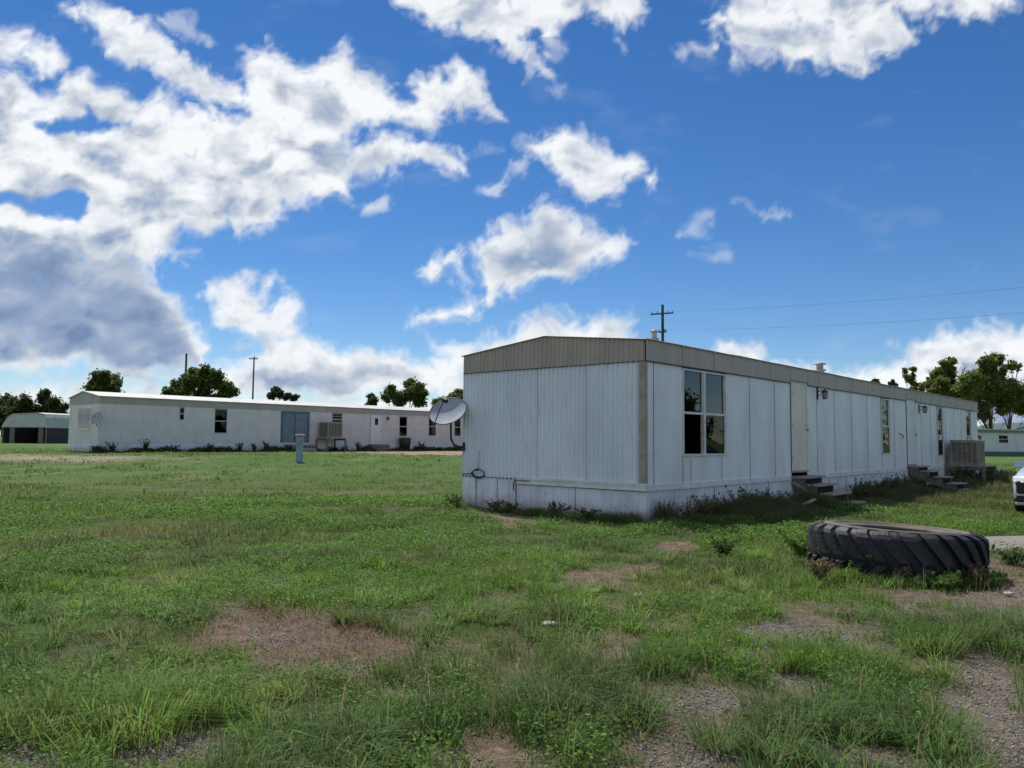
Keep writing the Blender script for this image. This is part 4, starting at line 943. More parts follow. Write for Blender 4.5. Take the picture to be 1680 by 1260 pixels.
def tree(name, label, base, lobes, tr, n, size, col=(.065, .105, .028), seed=0, group=None, twigs=9, bare=(), flat=.8, trunks=None, clump=.42, cat='tree'):
    rng = np.random.default_rng(seed + 11); rr = random.Random(seed)
    R = empty(name, base); tag(R, label, cat, group)
    m = MB(); cs = []; rs = []
    roots = trunks or [(0, 0)]
    for li, (x, y, z, r) in enumerate(list(lobes) + list(bare)):
        isb = li >= len(lobes)
        q = Vector((x - base[0], y - base[1], z - base[2])); rt_ = min(roots, key=lambda a: abs(a[0] - q.x) + abs(a[1] - q.y)); st = Vector((rt_[0], rt_[1], -.3))
        fk = Vector((rt_[0] + (q.x - rt_[0]) * .1, rt_[1] + (q.y - rt_[1]) * .1, max(q.z * (.3 + .2 * rr.random()), .3)))
        mid = fk.lerp(q, .55) + Vector((rr.uniform(-.3, .3), rr.uniform(-.3, .3), .12 * r))
        rad = tr * (.22 + .4 * rr.random())
        m.tube([st + Vector((rr.uniform(-.5, .5) * tr, rr.uniform(-.5, .5) * tr, 0)), st.lerp(fk, .5) + Vector((rr.uniform(-.6, .6) * tr, rr.uniform(-.6, .6) * tr, 0)), fk, mid, q], [rad * 1.5, rad * 1.1, rad, rad * .6, rad * .3], 6)
        for k in range(twigs):
            d = Vector((rr.gauss(0, 1), rr.gauss(0, 1), rr.gauss(.15, .8))).normalized(); e = q + d * r * rr.uniform(.45, 1.0)
            s0 = mid.lerp(q, rr.uniform(.2, 1.0)); md = s0.lerp(e, .5) + Vector((0, 0, rr.uniform(-.08, .12) * r))
            m.tube([s0, md, e], [rad * .25, rad * .16, rad * .05], 4, cap=False)
            if not isb and k == 0: cs += [tuple(q), tuple(mid.lerp(q, .7))]; rs += [r * .62, r * .5]
            if not isb: cs += [tuple(e), tuple(md.lerp(e, .4))]; rs += [r * clump * rr.uniform(.6, 1.2), r * clump * .8]
            if isb:
                for _ in range(3): m.tube([md.lerp(e, rr.random()), e + Vector((rr.gauss(0, 1), rr.gauss(0, 1), rr.gauss(0, 1))) * r * .22], [rad * .08, rad * .03], 3, cap=False)
    m.build('trunk', M_BARK, R)
    V, T_, Cc = leaf_cloud(cs, rs, n, size, col, rng, flat)
    np_mesh('crown', V, T_, M_LEAF, Cc, R, quads=True)
    return R
def plobes(D, L, dj=1.5, seed=1):
    rr = random.Random(seed); o = []
    for px, py, r in L:
        d = D + rr.uniform(-dj, dj); p = at(px, py, d); o.append((p.x, p.y, p.z, r * d / F_PX))
    return o
def gbase(px, D): p = at(px, 700, D); return (p.x, p.y, gz(p.x, p.y))
G1 = 'trees behind the nearest mobile home'
D0 = 105
tree('elm_tree', 'large spreading dark green tree behind the far end of the nearest home', gbase(1640, D0),
     plobes(D0, [(1618, 594, 11), (1634, 588, 11), (1624, 603, 12), (1617, 616, 14), (1640, 612, 9), (1600, 622, 15), (1588, 634, 16), (1612, 634, 17), (1636, 632, 17), (1655, 630, 15), (1575, 645, 14), (1600, 650, 15),
                 (1630, 652, 17), (1655, 650, 16), (1672, 640, 13), (1690, 650, 16), (1645, 668, 12), (1670, 668, 13), (1610, 668, 11), (1615, 682, 9), (1690, 672, 12), (1660, 598, 6), (1648, 604, 5), (1672, 600, 4), (1700, 630, 14), (1590, 660, 11)], 2.0, 3),
     0.16, 75000, .20, (.11, .165, .040), 3, G1, 16, trunks=[(-1.2, 0), (1.6, .4), (5, 0)], clump=.66,
     bare=plobes(D0, [(1612, 688, 12), (1650, 690, 12), (1632, 684, 10), (1680, 690, 10), (1626, 612, 12)], 1.5, 4))
tree('elm_tree', 'lighter green tree with open crown rising over the middle of the tan roof band', gbase(1556, D0 + 4),
     plobes(D0 + 4, [(1553, 596, 9), (1562, 592, 7), (1550, 608, 11), (1560, 612, 10), (1537, 612, 9), (1532, 622, 10), (1545, 624, 9), (1520, 630, 8), (1560, 632, 10), (1570, 638, 10), (1548, 642, 10), (1530, 642, 9), (1560, 655, 12), (1575, 660, 10)], 1.5, 5),
     .13, 30000, .19, (.125, .175, .042), 5, G1, 13, clump=.6, bare=plobes(D0 + 4, [(1524, 606, 9), (1578, 606, 12), (1584, 598, 9)], 1, 6))
tree('elm_tree', 'thin sparse tree over the tan roof band, left of the lighter green one', gbase(1502, D0 + 2),
     plobes(D0 + 2, [(1484, 608, 5), (1498, 607, 5), (1495, 620, 6), (1486, 618, 4), (1503, 630, 6), (1512, 636, 6), (1499, 640, 6)], 1, 7), .10, 5500, .18, (.10, .14, .038), 7, G1, 10, clump=.62)
for px, py, lb in ((1436, 624, 'small treetop just above the tan roof band, left of two'), (1464, 627, 'small treetop just above the tan roof band, right of two')):
    tree('elm_tree', lb, gbase(px, 130), plobes(130, [(px, py, 5), (px - 4, py + 3, 4), (px + 5, py + 4, 4), (px + 1, py + 10, 6)], 1, px), .10, 2000, .22, (.045, .07, .025), px, G1, 6)
G2 = 'trees behind the far mobile home'
for px, D, L, lb, col, tr in (
    (172, 78, [(160, 618, 9), (172, 617, 9), (184, 620, 9), (192, 630, 7), (152, 629, 7), (170, 630, 12), (180, 640, 14), (155, 642, 12), (168, 655, 14)], 'rounded dark tree behind the left end of the far mobile home', (.065, .105, .028), .2),
    (325, 84, [(320, 612, 10), (336, 608, 10), (352, 614, 10), (302, 622, 9), (290, 632, 9), (312, 628, 13), (335, 628, 14), (356, 628, 11), (370, 634, 9), (382, 642, 8), (275, 642, 9), (300, 645, 12), (330, 648, 14), (360, 650, 12)], 'broad dark tree behind the far mobile home with a pole rising from it', (.065, .105, .028), .25),
    (455, 100, [(452, 640, 6), (458, 646, 6), (446, 648, 6), (470, 650, 6), (484, 652, 5)], 'small dark treetop poking above the far roof near the middle', (.03, .05, .02), .15),
    (612, 104, [(611, 652, 6), (612, 660, 7), (604, 664, 5)], 'little bushy treetop above the far roof beside the two-humped tree', (.03, .055, .02), .12),
    (660, 92, [(643, 636, 6), (640, 646, 8), (652, 650, 8), (672, 630, 8), (684, 634, 9), (694, 644, 8), (675, 645, 11), (655, 658, 9), (690, 658, 9), (632, 654, 6)], 'two-humped dark green tree above the right part of the far roof', (.075, .12, .034), .2),
    (738, 92, [(752, 645, 7), (742, 652, 8), (728, 656, 7), (716, 660, 6), (756, 655, 9), (735, 668, 10), (755, 668, 10)], 'dark tree showing between the far home and the white ribbed wall', (.075, .12, .034), .2)):
    tree('dark_tree', lb, gbase(px, D), plobes(D, L, 1.5, px), tr * .8, 2100 * len(L), .17, col, px, G2, 12, clump=.75)
G3 = 'trees behind the open shed'
for px, D, L, lb in ((8, 118, [(-30, 660, 22), (0, 665, 18), (10, 655, 10), (-10, 690, 22), (15, 690, 18), (-60, 670, 26)], 'dense dark tree at the far left edge behind the open shed'),
                     (45, 112, [(25, 664, 12), (42, 662, 12), (50, 672, 14), (30, 680, 16), (55, 690, 16)], 'low rounded dark tree behind the open shed roof'),
                     (85, 112, [(68, 648, 7), (76, 644, 6), (74, 656, 10), (88, 662, 11), (100, 668, 9), (84, 676, 14), (102, 686, 13), (92, 698, 14), (112, 700, 10)], 'dark tree with a pointed top between open shed and far home')):
    tree('dark_tree', lb, gbase(px, D), plobes(D, L, 2, px + 3), .2, 2200 * len(L), .24, (.045, .075, .024), px + 3, G3, 12, clump=.65)
# trees standing out of the picture to the right (seen mirrored in the windows)
for k, (x, y, h) in enumerate(((62, 24, 6), (70, 34, 7), (66, 12, 5.5), (75, -2, 7), (60, 43, 5.5), (74, 56, 7), (84, 74, 8), (98, 96, 9), (68, 18, 6), (66, 29, 5))):
    tree('dark_tree', 'dark tree in the row beyond the right edge of the view, mirrored in the windows', (x, y, 0), [(x + dx, y + dy, h * z, h * .24) for dx, dy, z in ((0, 0, .9), (-2, 2, .7), (2, -2, .7), (0, 3.5, .55), (0, -3.5, .55), (1, 1, .5), (-1, -5, .35), (1, 5, .35))], .25, 3000, .3, (.03, .05, .02), 40 + k, 'trees east of the view', 6, clump=.6)

# ------------------------------------------------------------------ poles and wires
def pole(px, ytop, D, r, arms, label, name='utility_pole'):
    p = at(px, ytop, D); z = gz(p.x, p.y); R = empty(name, (p.x, p.y, z)); tag(R, label, 'pole'); h = p.z - z
    m = MB(); m.tube([(0, 0, -.3), (0, 0, h)], [r * 1.3, r * .85], 10); m.build('post', M_BARK, R)
    for zz, x0, x1, dz in arms:
        m = MB(); m.beam((x0, -.12, h - zz - dz), (x1, -.12, h - zz + dz), .09, .11); m.build('crossarm', M_BARK, R)
        for x in (x0 + .08, x0 * .45, x1 * .45, x1 - .08):
            m = MB(); zc = h - zz + dz * (x - (x0 + x1) / 2) / ((x1 - x0) / 2) + .055; m.tube([(x, -.12, zc), (x, -.12, zc + .08), (x, -.12, zc + .16)], [.02, .045, .03], 6); m.build('insulator', M_GALV, R)
    return R, h
P1, h1 = pole(1087, 500, 62, .13, [(.75, -1.0, .85, .07), (2.25, -.65, .3, .03)], 'wooden utility pole with two crossarms rising behind the tan roof')
pole(306, 580, 90, .13, [], 'plain pole rising out of the broad dark tree on the left')
pole(417, 585, 96, .10, [(.3, -.6, .5, 0)], 'thin grey pole standing behind the far home right of the broad tree')
def wire(a, b, sag, label):
    a = Vector(a); b = Vector(b); m = MB(); m.tube([a.lerp(b, t) - Vector((0, 0, sag * 4 * t * (1 - t))) for t in np.linspace(0, 1, 24)], .007, 4)
    tag(m.build('power_line', mat('wire_grey', (.08, .09, .10), .6)), label, 'wire', 'power lines across the right of the sky')
px, py = P1.location.x, P1.location.y; zb = P1.location.z
wire((px + .8, py - .12, zb + h1 - .55), at(1860, 452, 46), .35, 'highest thin wire running right from the utility pole')
wire((px + .25, py - .12, zb + h1 - 2.1), at(1860, 497, 46), .35, 'second thin wire running right from the utility pole')
wire(at(1200, 584, 140), at(1900, 583, 120), .5, 'low wire crossing the clouds just above the treetops on the right')
wire(at(1300, 640, 118), at(1900, 612, 112), .5, 'lowest wire passing through the large tree on the right')

# ------------------------------------------------------------------ car at the right edge
def car():
    p = at(1664, 800, 15.7); z = gz(p.x, p.y); ra = math.radians(-40); R = empty('parked_car', (p.x + .87 * math.cos(ra), p.y + .87 * math.sin(ra), z), ra); tag(R, 'front corner of a white car with dark grille at the right edge', 'car')
    paint = mat('white_car_paint', (.42, .50, .58), .15, .6); blk = mat('black_grille', (.012, .013, .016), .35); gl = mat('car_glass', (.02, .03, .035), .05); lamp = mat('headlight_glass', (.75, .8, .82), .08); chrome = mat('chrome_strip', (.55, .55, .55), .2, .5, 1.0); rub = mat('car_tyre', (.02, .02, .02), .8)
    # loft of cross sections from the front (-y) backwards: (y, half width, z bottom, z shoulder, z top, half top width)
    S = [(-.02, .74, .24, .50, .62, .62), (.03, .84, .21, .60, .70, .74), (.12, .90, .20, .68, .77, .80), (.4, .92, .20, .74, .84, .82), (1.0, .93, .22, .80, .92, .82), (1.35, .93, .22, .84, .95, .80),
         (2.0, .94, .22, .88, .93, .82), (3.2, .94, .22, .90, .95, .84), (4.0, .93, .24, .90, 1.0, .80), (4.5, .88, .30, .84, .98, .74), (4.62, .80, .38, .76, .90, .66)]
    m = MB(); vs = []
    for y, w, zb_, zs, zt, wt in S: vs += [(-w * .92, y, zb_), (-w, y, zb_ + .12), (-w, y, zs), (-wt, y, zt), (0, y, zt + .03), (wt, y, zt), (w, y, zs), (w, y, zb_ + .12), (w * .92, y, zb_)]
    fs = [(i * 9 + k, i * 9 + k + 1, i * 9 + 10 + k, i * 9 + 9 + k) for i in range(len(S) - 1) for k in range(8)]
    fs += [tuple(range(9))[::-1], tuple(range((len(S) - 1) * 9, len(S) * 9))] + [(i * 9 + 8, i * 9, i * 9 + 9, i * 9 + 17) for i in range(len(S) - 1)]
    m.add(vs, fs, 0, True); m.build('body', paint, R)
    m = MB(); vs = []
    for y, w, zz in ((1.35, .78, .96), (2.05, .60, 1.42), (3.3, .60, 1.45), (4.15, .74, .99)): vs += [(-w, y, zz), (w, y, zz)]
    lo = [(-.82, 1.3, .93), (.82, 1.3, .93), (-.86, 2.05, .93), (.86, 2.05, .93), (-.86, 3.3, .95), (.86, 3.3, .95), (-.78, 4.2, .97), (.78, 4.2, .97)]
    m.add(vs + lo, [(0, 1, 3, 2), (4, 5, 7, 6), (2, 4, 12, 10), (3, 11, 13, 5), (0, 2, 10, 8), (1, 9, 11, 3), (4, 6, 14, 12), (5, 13, 15, 7)], 0); m.build('windows', gl, R)
    m = MB(); m.box(-.6, .6, 2.02, 3.33, 1.43, 1.47, 0, .015); m.build('roof', paint, R)
    m = MB(); m.box(-.83, .83, -.085, .05, .42, .665, 0, .02)
    for k in range(4): m.box(-.45, .45, -.10, -.0855, .455 + k * .05, .465 + k * .05, 1)
    m.build('grille', [blk, chrome], R)
    m = MB(); m.box(-.85, .85, -.085, .12, .25, .36, 0, .02); m.build('lower_grille', blk, R)
    m = MB(); m.box(-.84, .84, -.10, .06, .365, .41, 0, .012); m.build('bumper_strip', chrome, R)
    m = MB(); m.box(-.86, .86, -.09, .10, .185, .245, 0, .015); m.build('front_lip', paint, R)
    for sx in (-1, 1):
        m = MB(); m.obox((sx * .80, .02, .695), (.09, sx * .07, 0), (-.02, .06, .01), (0, .02, .045)); m.build('headlight', lamp, R)
        m = MB(); m.obox((sx * .93, 1.6, .97), (.12, 0, 0), (0, .05, 0), (0, .01, .055)); m.build('side_mirror', paint, R)
    for sx in (-1, 1):
        for y in (.85, 3.65):
            m = MB(); m.tube([(sx * .73, y, .31), (sx * .95, y, .31)], .31, 24); w = m.build('wheel', rub, R); m = MB(); m.tube([(sx * .951, y, .31), (sx * .96, y, .31)], .19, 16); m.build('rim', chrome, w)
car()

# ------------------------------------------------------------------ loose stones
for lb, px, py, r, sq, c in (('flat whitish stone lying in the grass in front of the ribbed wall', 901, 1028, .055, .3, (.42, .40, .37)), ('rounded tan stone in the grass, right of the other two stones', 1048, 986, .048, .75, (.27, .215, .175)), ('small low tan stone near the bare sandy spot', 975, 973, .05, .45, (.25, .20, .165)), ('pale chip of stone on the gravel right of the tyre', 1655, 977, .04, .4, (.45, .40, .36))):
    g = gpt(px, py); rr = random.Random(px); m = MB(); vs = []; n_ = 10
    for i in range(6):
        ph = -math.pi / 2 + math.pi * (i + .5) / 6
        for k in range(n_):
            t = 2 * math.pi * k / n_; q = r * (1 + rr.uniform(-.16, .16)); vs.append((q * 1.25 * math.cos(ph) * math.cos(t), q * math.cos(ph) * math.sin(t), q * sq * math.sin(ph)))
    m.add(vs, [(i * n_ + k, i * n_ + (k + 1) % n_, (i + 1) * n_ + (k + 1) % n_, (i + 1) * n_ + k) for i in range(5) for k in range(n_)] + [tuple(range(n_))[::-1], tuple(range(5 * n_, 6 * n_))], 0, True)
    tag(m.build('stone', worn('stone_surface', c, tuple(x * .7 for x in c), 8, .9, bump=.4), loc=(g.x, g.y, gz(g.x, g.y) + r * sq * .3 + .01)), lb, 'stone')

# ------------------------------------------------------------------ weeds: leafy plants one can tell apart
def weed(name, label, x, y, h, spread, col, seed, stems=9, leaf=.03, group=None, n=None, dry=0.0, cat='weed'):
    rng = np.random.default_rng(seed); R = empty(name, (x, y, gz(x, y))); tag(R, label, cat, group)
    m = MB(); cs = []; rs = []
    for k in range(stems):
        a = rng.random() * 6.283; s = spread * rng.random() ** .6; hh = h * (.55 + .5 * rng.random())
        e = Vector((math.cos(a) * s, math.sin(a) * s, hh)); md = Vector((e.x * .35, e.y * .35, hh * .55)); m.tube([(e.x * .08, e.y * .08, -.05), md, e], [.006, .005, .002], 3, cap=False)
        for q in range(5): t = .25 + .75 * q / 4; c = md.lerp(e, (t - .5) * 2) if t > .5 else Vector((0, 0, 0)).lerp(md, t * 2); cs.append(tuple(c)); rs.append(max(.05, spread * .3 * (1.1 - .6 * t)))
    m.build('stems', mat('weed_stem', (.10, .11, .045) if dry < .5 else (.24, .18, .11), .8), R)
    V, T_, Cc = leaf_cloud(cs, rs, n or int(stems * 55), leaf, col, rng, .9)
    if dry: Cc = Cc * (1 - dry) + np.array((.24, .17, .10)) * dry * (.6 + .8 * rng.random((len(Cc), 1)))
    np_mesh('foliage', V, T_, M_WEED, Cc, R, quads=True)
GW = 'tall weeds growing along the long wall of the nearest home'; GD = 'weeds at the foot of the ribbed wall'
rw = random.Random(5); q = 0
for s in np.arange(.6, 6.1, .5):
    p = loc2w(s, .25 + rw.random() * .35); tall = 1.5 if 2.5 < s < 3.6 else 1.0
    weed('tall_weed', 'dark green and brown weed growing against the long wall between corner and first steps', p.x, p.y, (.34 + .16 * rw.random()) * tall, .26, (.075, .105, .034), 100 + q, 12, .022, GW, dry=.15 + .3 * rw.random()); q += 1
for s in np.arange(8.7, 15.0, .9):
    p = loc2w(s, .3 + rw.random() * .4)
    weed('tall_weed', 'green weed growing against the long wall between the two wooden steps', p.x, p.y, .38 + .2 * rw.random(), .32, (.05, .085, .025), 200 + q, 10, .03, 'weeds between the two wooden steps', dry=.15); q += 1
for s in (18.2, 18.9, 19.6, 20.3, 21.0, 21.7, 22.4, 23.2):
    p = loc2w(s, .5 + rw.random() * .5)
    weed('tall_weed', 'leafy weed growing beneath and beside the stand of the swamp cooler', p.x, p.y, .5 + .2 * rw.random(), .35, (.04, .07, .022), 300 + q, 10, .035, 'weeds round the cooler stand'); q += 1
for t, h, lb in ((1.0, .26, 'low green weed at the foot of the ribbed wall nearest the tan corner'), (1.75, .32, 'green-brown weed against the ribbed wall skirt near its middle'), (2.9, .26, 'dark low weed below the step in the white trim'), (3.3, .26, 'dark weed on the left part of the ribbed wall foot'), (4.35, .36, 'dark leafy weed at the left corner of the ribbed wall')):
    p = loc2w(-.28 - .1 * rw.random(), -t); weed('low_weed', lb, p.x, p.y, h * .8, .24, (.07, .11, .032), 400 + int(t * 10), 11, .026, GD, dry=.12)
for px, py, h, sp, lb, col, dry in ((1188, 915, .26, .30, 'small dark green bushy weed in the grass left of the tyre', (.06, .115, .03), 0), (1395, 938, .30, .20, 'bright green leafy weed against the front of the tyre', (.07, .13, .03), 0),
        (1345, 955, .24, .16, 'dry tan and grey weed at the left end of the tyre', (.10, .10, .05), .85), (1480, 955, .18, .15, 'dry brown weed before the middle of the tyre', (.1, .09, .05), .8), (1600, 960, .20, .12, 'dry reddish weed at the right end of the tyre', (.1, .09, .05), .8),
        (1658, 925, .20, .40, 'bright green clump of weeds on the gravel right of the tyre', (.06, .12, .03), 0), (1315, 915, .34, .30, 'bright green weed clump at the left end of the tyre', (.07, .14, .03), 0), (1430, 948, .24, .24, 'green leafy weed touching the tyre tread', (.07, .14, .03), 0),
        (1372, 936, .30, .2, 'tall bright green weed leaning on the left front of the tyre', (.08, .16, .035), 0), (1350, 925, .22, .22, 'low bright green weed under the left front of the tyre', (.08, .16, .035), 0), (1540, 965, .15, .2, 'low green weed before the right half of the tyre', (.08, .15, .035), 0),
        ):
    g = gpt(px, py); weed('leafy_weed', lb, g.x, g.y, h, sp, col, px, 12, .024, 'leafy weeds in the yard', dry=dry)
for s in (.6, 2.2, 3.9, 6.1, 8.2, 9.0, 10.1, 16.4, 17.3, 23.4, 24.6, 26.5, 27.8):
    p = loc2w(s, .5 + rw.random() * .5, 0, L2, math.radians(48.5)); big = rw.random()
    weed('wall_weed', 'dark weed growing along the foot of the far mobile home', p.x, p.y, .3 + .45 * big * big, .4, (.04, .065, .024), 500 + int(s * 4), 8, .07, 'weeds along the far mobile home', n=260)

# ------------------------------------------------------------------ grass
def grass():
    rng = np.random.default_rng(21)
    def field(n, r0, r1, pw):
        """points in the view sector (wider than the picture) with density falling with distance"""
        u = rng.random(n); r = (r0 ** (2 - pw) + u * (r1 ** (2 - pw) - r0 ** (2 - pw))) ** (1 / (2 - pw)); a = rng.uniform(-.74, .74, n)
        return r * np.sin(a) / np.cos(a * .35), r * np.cos(a)
    def inside(x, y, pad=0.0):
        dx, dy = x - AX, y - AY; s = dx * UX + dy * UY; w = dx * UY - dy * UX      # w>0 in front of the long wall
        h1 = (s > -.05 - pad) & (s < 26 + pad) & (w < .05 + pad) & (w > -4.6 - pad)
        dx, dy = x - L2[0], y - L2[1]; s = dx * U2[0] + dy * U2[1]; w = dx * U2[1] - dy * U2[0]
        h2 = (s > -.05) & (s < 30) & (w < .05) & (w > -4.6)
        t = np.hypot(x - 4.27, y - 8.68) < .87
        e0, e1 = drive_edges(x); drv = (x > 6.1) & (y > e0 + .1) & (y < e1 - .06)
        return h1 | h2 | t | drv
    VV, TT, CC = [], [], []; off = 0
    def blades(cx, cy, h, lean, width, col, spread, per):
        nonlocal off
        n = len(cx) * per
        x = np.repeat(cx, per); y = np.repeat(cy, per); hh = np.repeat(h, per) * rng.uniform(.45, 1.15, n); sp = np.repeat(spread, per); ln = np.repeat(lean, per)
        a = rng.uniform(0, 2 * np.pi, n); rr = sp * np.sqrt(rng.random(n)); x = x + rr * np.cos(a); y = y + rr * np.sin(a)
        ok = ~inside(x, y); 
        z = terr(x, y) - .02
        a2 = a + rng.normal(0, .7, n); L = ln * hh * rng.uniform(.3, 1.3, n); dx, dy = np.cos(a2) * L, np.sin(a2) * L
        w = np.repeat(width, per) * rng.uniform(.6, 1.3, n); ta = rng.uniform(0, np.pi, n); wx, wy = np.cos(ta) * w, np.sin(ta) * w
        P = np.empty((n, 5, 3))
        for q, (f, fh, wf) in enumerate(((0, 0, 1), (0, 0, -1), (.32, .58, .8), (.32, .58, -.8), (1, .95, 0))):
            P[:, q, 0] = x + dx * f + wx * wf * .5; P[:, q, 1] = y + dy * f + wy * wf * .5; P[:, q, 2] = z + hh * fh * (1 if q < 4 else 1) * np.where(q == 4, 1 - .35 * np.minimum(ln, 1.2), 1)
        t = np.array([[0, 1, 3], [0, 3, 2], [2, 3, 4]])
        P = P[ok]; n = len(P); c = np.repeat(col, per, 0)[ok] * rng.uniform(.7, 1.3, (n, 1)); c[:, 0] *= rng.uniform(.85, 1.25, n)
        tip = rng.random(n) < .12; c[tip] = c[tip] * .35 + np.array((.25, .20, .10)) * .65
        ci = np.repeat(c[:, None, :], 5, 1); 
        VV.append(P.reshape(-1, 3)); TT.append((np.arange(n)[:, None, None] * 5 + t[None] + off).reshape(-1, 3)); CC.append(ci.reshape(-1, 3)); off += n * 5
    def colour(x, y, n):
        a = N4.fbm(x * .55 + 4, y * .55, 4)[:, None]; b = N2.fbm(x * 1.9, y * 1.9 + 7, 3)[:, None]
        g1 = np.array((.145, .260, .044)); g2 = np.array((.090, .168, .044)); g3 = np.array((.215, .235, .090)); st = np.array((.25, .205, .115))
        c = g2 + (g1 - g2) * sstep(.38, .62, a); c = c + (g3 - c) * sstep(.56, .74, b) * .45; c = c * (.75 + .5 * rng.random((n, 1)))
        # straw coloured seed heads: far left field, right of the driveway, random
        s = sstep(.52, .68, N3.fbm(x * .8 + 60, y * .35, 3)) * (.25 + .75 * sstep(-3, -5.5, x) * sstep(7, 9, y) * sstep(17, 13, y)) * .8
        s = s + sstep(12, 16, x) * sstep(12, 16, y) * .35
        s = np.clip(s, 0, .85)[:, None] * rng.random((n, 1)) ** .5
        lush = (sstep(10.5, 12, y) * sstep(30, 22, y))[:, None] if False else 0
        return c + (st - c) * s
    def dead(x, y):
        b, k = bare_field(x, y); return b, k[2]
    # 1 bunch grass tufts, near
    for n, r0, r1, per, hb, wd in ((26000, 2.6, 9.5, 12, .095, .0046), (26000, 8.5, 20, 8, .10, .0105), (24000, 18, 62, 5, .13, .028)):
        x, y = field(n, r0, r1, 1.15 if r0 < 10 else 1.25); b, dk = dead(x, y); trk = track(x, y)
        keep = ((rng.random(n) > np.clip(b * 1.25, 0, .965)) | ((dk > .4) & (rng.random(n) < .38))) & (rng.random(n) > trk * .95) & ~inside(x, y)
        x, y, b, dk = x[keep], y[keep], b[keep], dk[keep]; m_ = len(x)
        hn = N1.fbm(x * .9 + 20, y * .9, 4); hq = N2.fbm(x * 2.7, y * 2.7 + 30, 3); r = np.hypot(x, y)
        h = hb * (.45 + 1.5 * sstep(.4, .68, hn) * sstep(.4, .6, hq) + .45 * rng.random(m_)) * (1 - .45 * b)
        h = h * (1 - .35 * sstep(15, 22, r)) * (1 + .35 * sstep(9, 4, r) * sstep(.45, .6, hq))
        c = colour(x, y, m_); c = c * (1 - .14 * sstep(12, 24, r))[:, None]
        br = np.array((.22, .135, .075)) * rng.uniform(.5, 1.3, (m_, 1)); kk = np.clip(dk * 1.5, 0, 1)[:, None] * (rng.random((m_, 1)) < .93); c = c * (1 - kk) + br * kk; h = np.where(dk > .5, h * .45, h)
        wscale = np.maximum(wd, r * .00085)
        blades(x, y, h, rng.uniform(.35, 1.1, m_), wscale, c, np.full(m_, .045 + r0 * .008), per)
    # 2 large clumps in the foreground
    x, y = field(900, 3.0, 10, 1.1); b, dk = dead(x, y); k = (b < .55) & (dk < .2) & ~inside(x, y, .1); x, y = x[k], y[k]; m_ = len(x)
    c = colour(x, y, m_) * 1.15; c[:, 1] *= 1.06
    blades(x, y, rng.uniform(.13, .25, m_), rng.uniform(.7, 1.5, m_), np.full(m_, .0066), c, rng.uniform(.03, .075, m_), 55)
    big = [(600, 1195, .22, .14), (225, 1200, .40, .34), (130, 1190, .34, .28), (310, 1175, .30, .22), (460, 1255, .22, .3), (955, 1180, .30, .22), (900, 1150, .26, .2), (1180, 1215, .28, .24), (1330, 1180, .26, .24), (1560, 1215, .30, .34), (1600, 1050, .32, .34), (1540, 1060, .30, .3), (1640, 1030, .32, .3), (1450, 1180, .26, .26), (1030, 1165, .26, .16), (780, 1020, .2, .16)]
    for px, py, h, sp in big:
        g = gpt(px, py); m_ = 7; xx = g.x + rng.normal(0, sp * .5, m_); yy = g.y + rng.normal(0, sp * .45, m_); c = colour(xx, yy, m_) * (.85 + .3 * rng.random())
        blades(xx, yy, np.full(m_, h) * rng.uniform(.7, 1.1, m_), rng.uniform(.8, 1.5, m_), np.full(m_, .0058), c, np.full(m_, sp * .42), 75)
    # rank tangled growth along the walls and between the steps and the driveway
    def strip(n, o, u, s0, s1, w0, w1, h, col, per, wd, pw=1.0):
        s_ = rng.uniform(s0, s1, n); w_ = w0 + (w1 - w0) * rng.random(n) ** pw
        x = o[0] + u[0] * s_ + u[1] * w_; y = o[1] + u[1] * s_ - u[0] * w_
        q = N1.fbm(s_ * 1.1 + 9, w_ * .8, 4); k = ~inside(x, y); x, y, q, w_ = x[k], y[k], q[k], w_[k]; m_ = len(x)
        c = (np.array(col) * rng.uniform(.7, 1.25, (m_, 1))); dry = (rng.random((m_, 1)) < .28); c = np.where(dry, c * .4 + np.array((.17, .13, .07)) * .6, c)
        fall = 1 - .6 * np.abs(w_) / max(abs(w1), abs(w0))
        blades(x, y, h * (.35 + 1.5 * sstep(.38, .68, q)) * fall, rng.uniform(.3, 1.0, m_), np.full(m_, wd), c, np.full(m_, .07), per)
    strip(1700, (AX, AY), (UX, UY), .1, 5.9, .08, 1.6, .36, (.085, .125, .038), 16, .008, 1.4)
    strip(1500, (AX, AY), (UX, UY), 7.8, 15.3, .08, 2.6, .27, (.075, .12, .035), 12, .011, 1.3)
    strip(1800, (AX, AY), (UX, UY), 15, 26, .5, 4.5, .36, (.10, .14, .045), 9, .015)
    strip(1400, (AX, AY), (UX, UY), 7, 14, 2.0, 5.5, .20, (.12, .165, .045), 10, .010)
    strip(420, (AX, AY), (UX, UY), -.45, -.06, -4.6, 0, .16, (.09, .145, .04), 14, .007)
    strip(2600, L2, U2, -.5, 29.5, .08, 1.5, .34, (.035, .055, .022), 7, .04)
    # dead thatch lying between the tufts
    x, y = field(9000, 2.8, 14, 1.2); b, dk = dead(x, y); k = ~inside(x, y, .05); x, y = x[k], y[k]; m_ = len(x)
    blades(x, y, rng.uniform(.03, .07, m_), rng.uniform(1.5, 3.5, m_), np.maximum(.004, np.hypot(x, y) * .0007), np.array((.24, .19, .12)) * rng.uniform(.5, 1.2, (m_, 1)), np.full(m_, .09), 5)
    # grass crowding round the tyre
    a = rng.uniform(math.radians(165), math.radians(345), 260); x, y = 4.27 + (.92 + .10 * rng.random(260)) * np.cos(a), 8.68 + (.92 + .16 * rng.random(260)) * np.sin(a); k = ~((a > math.radians(310)) & (rng.random(260) < .7)); x, y = x[k], y[k]; m_ = len(x)
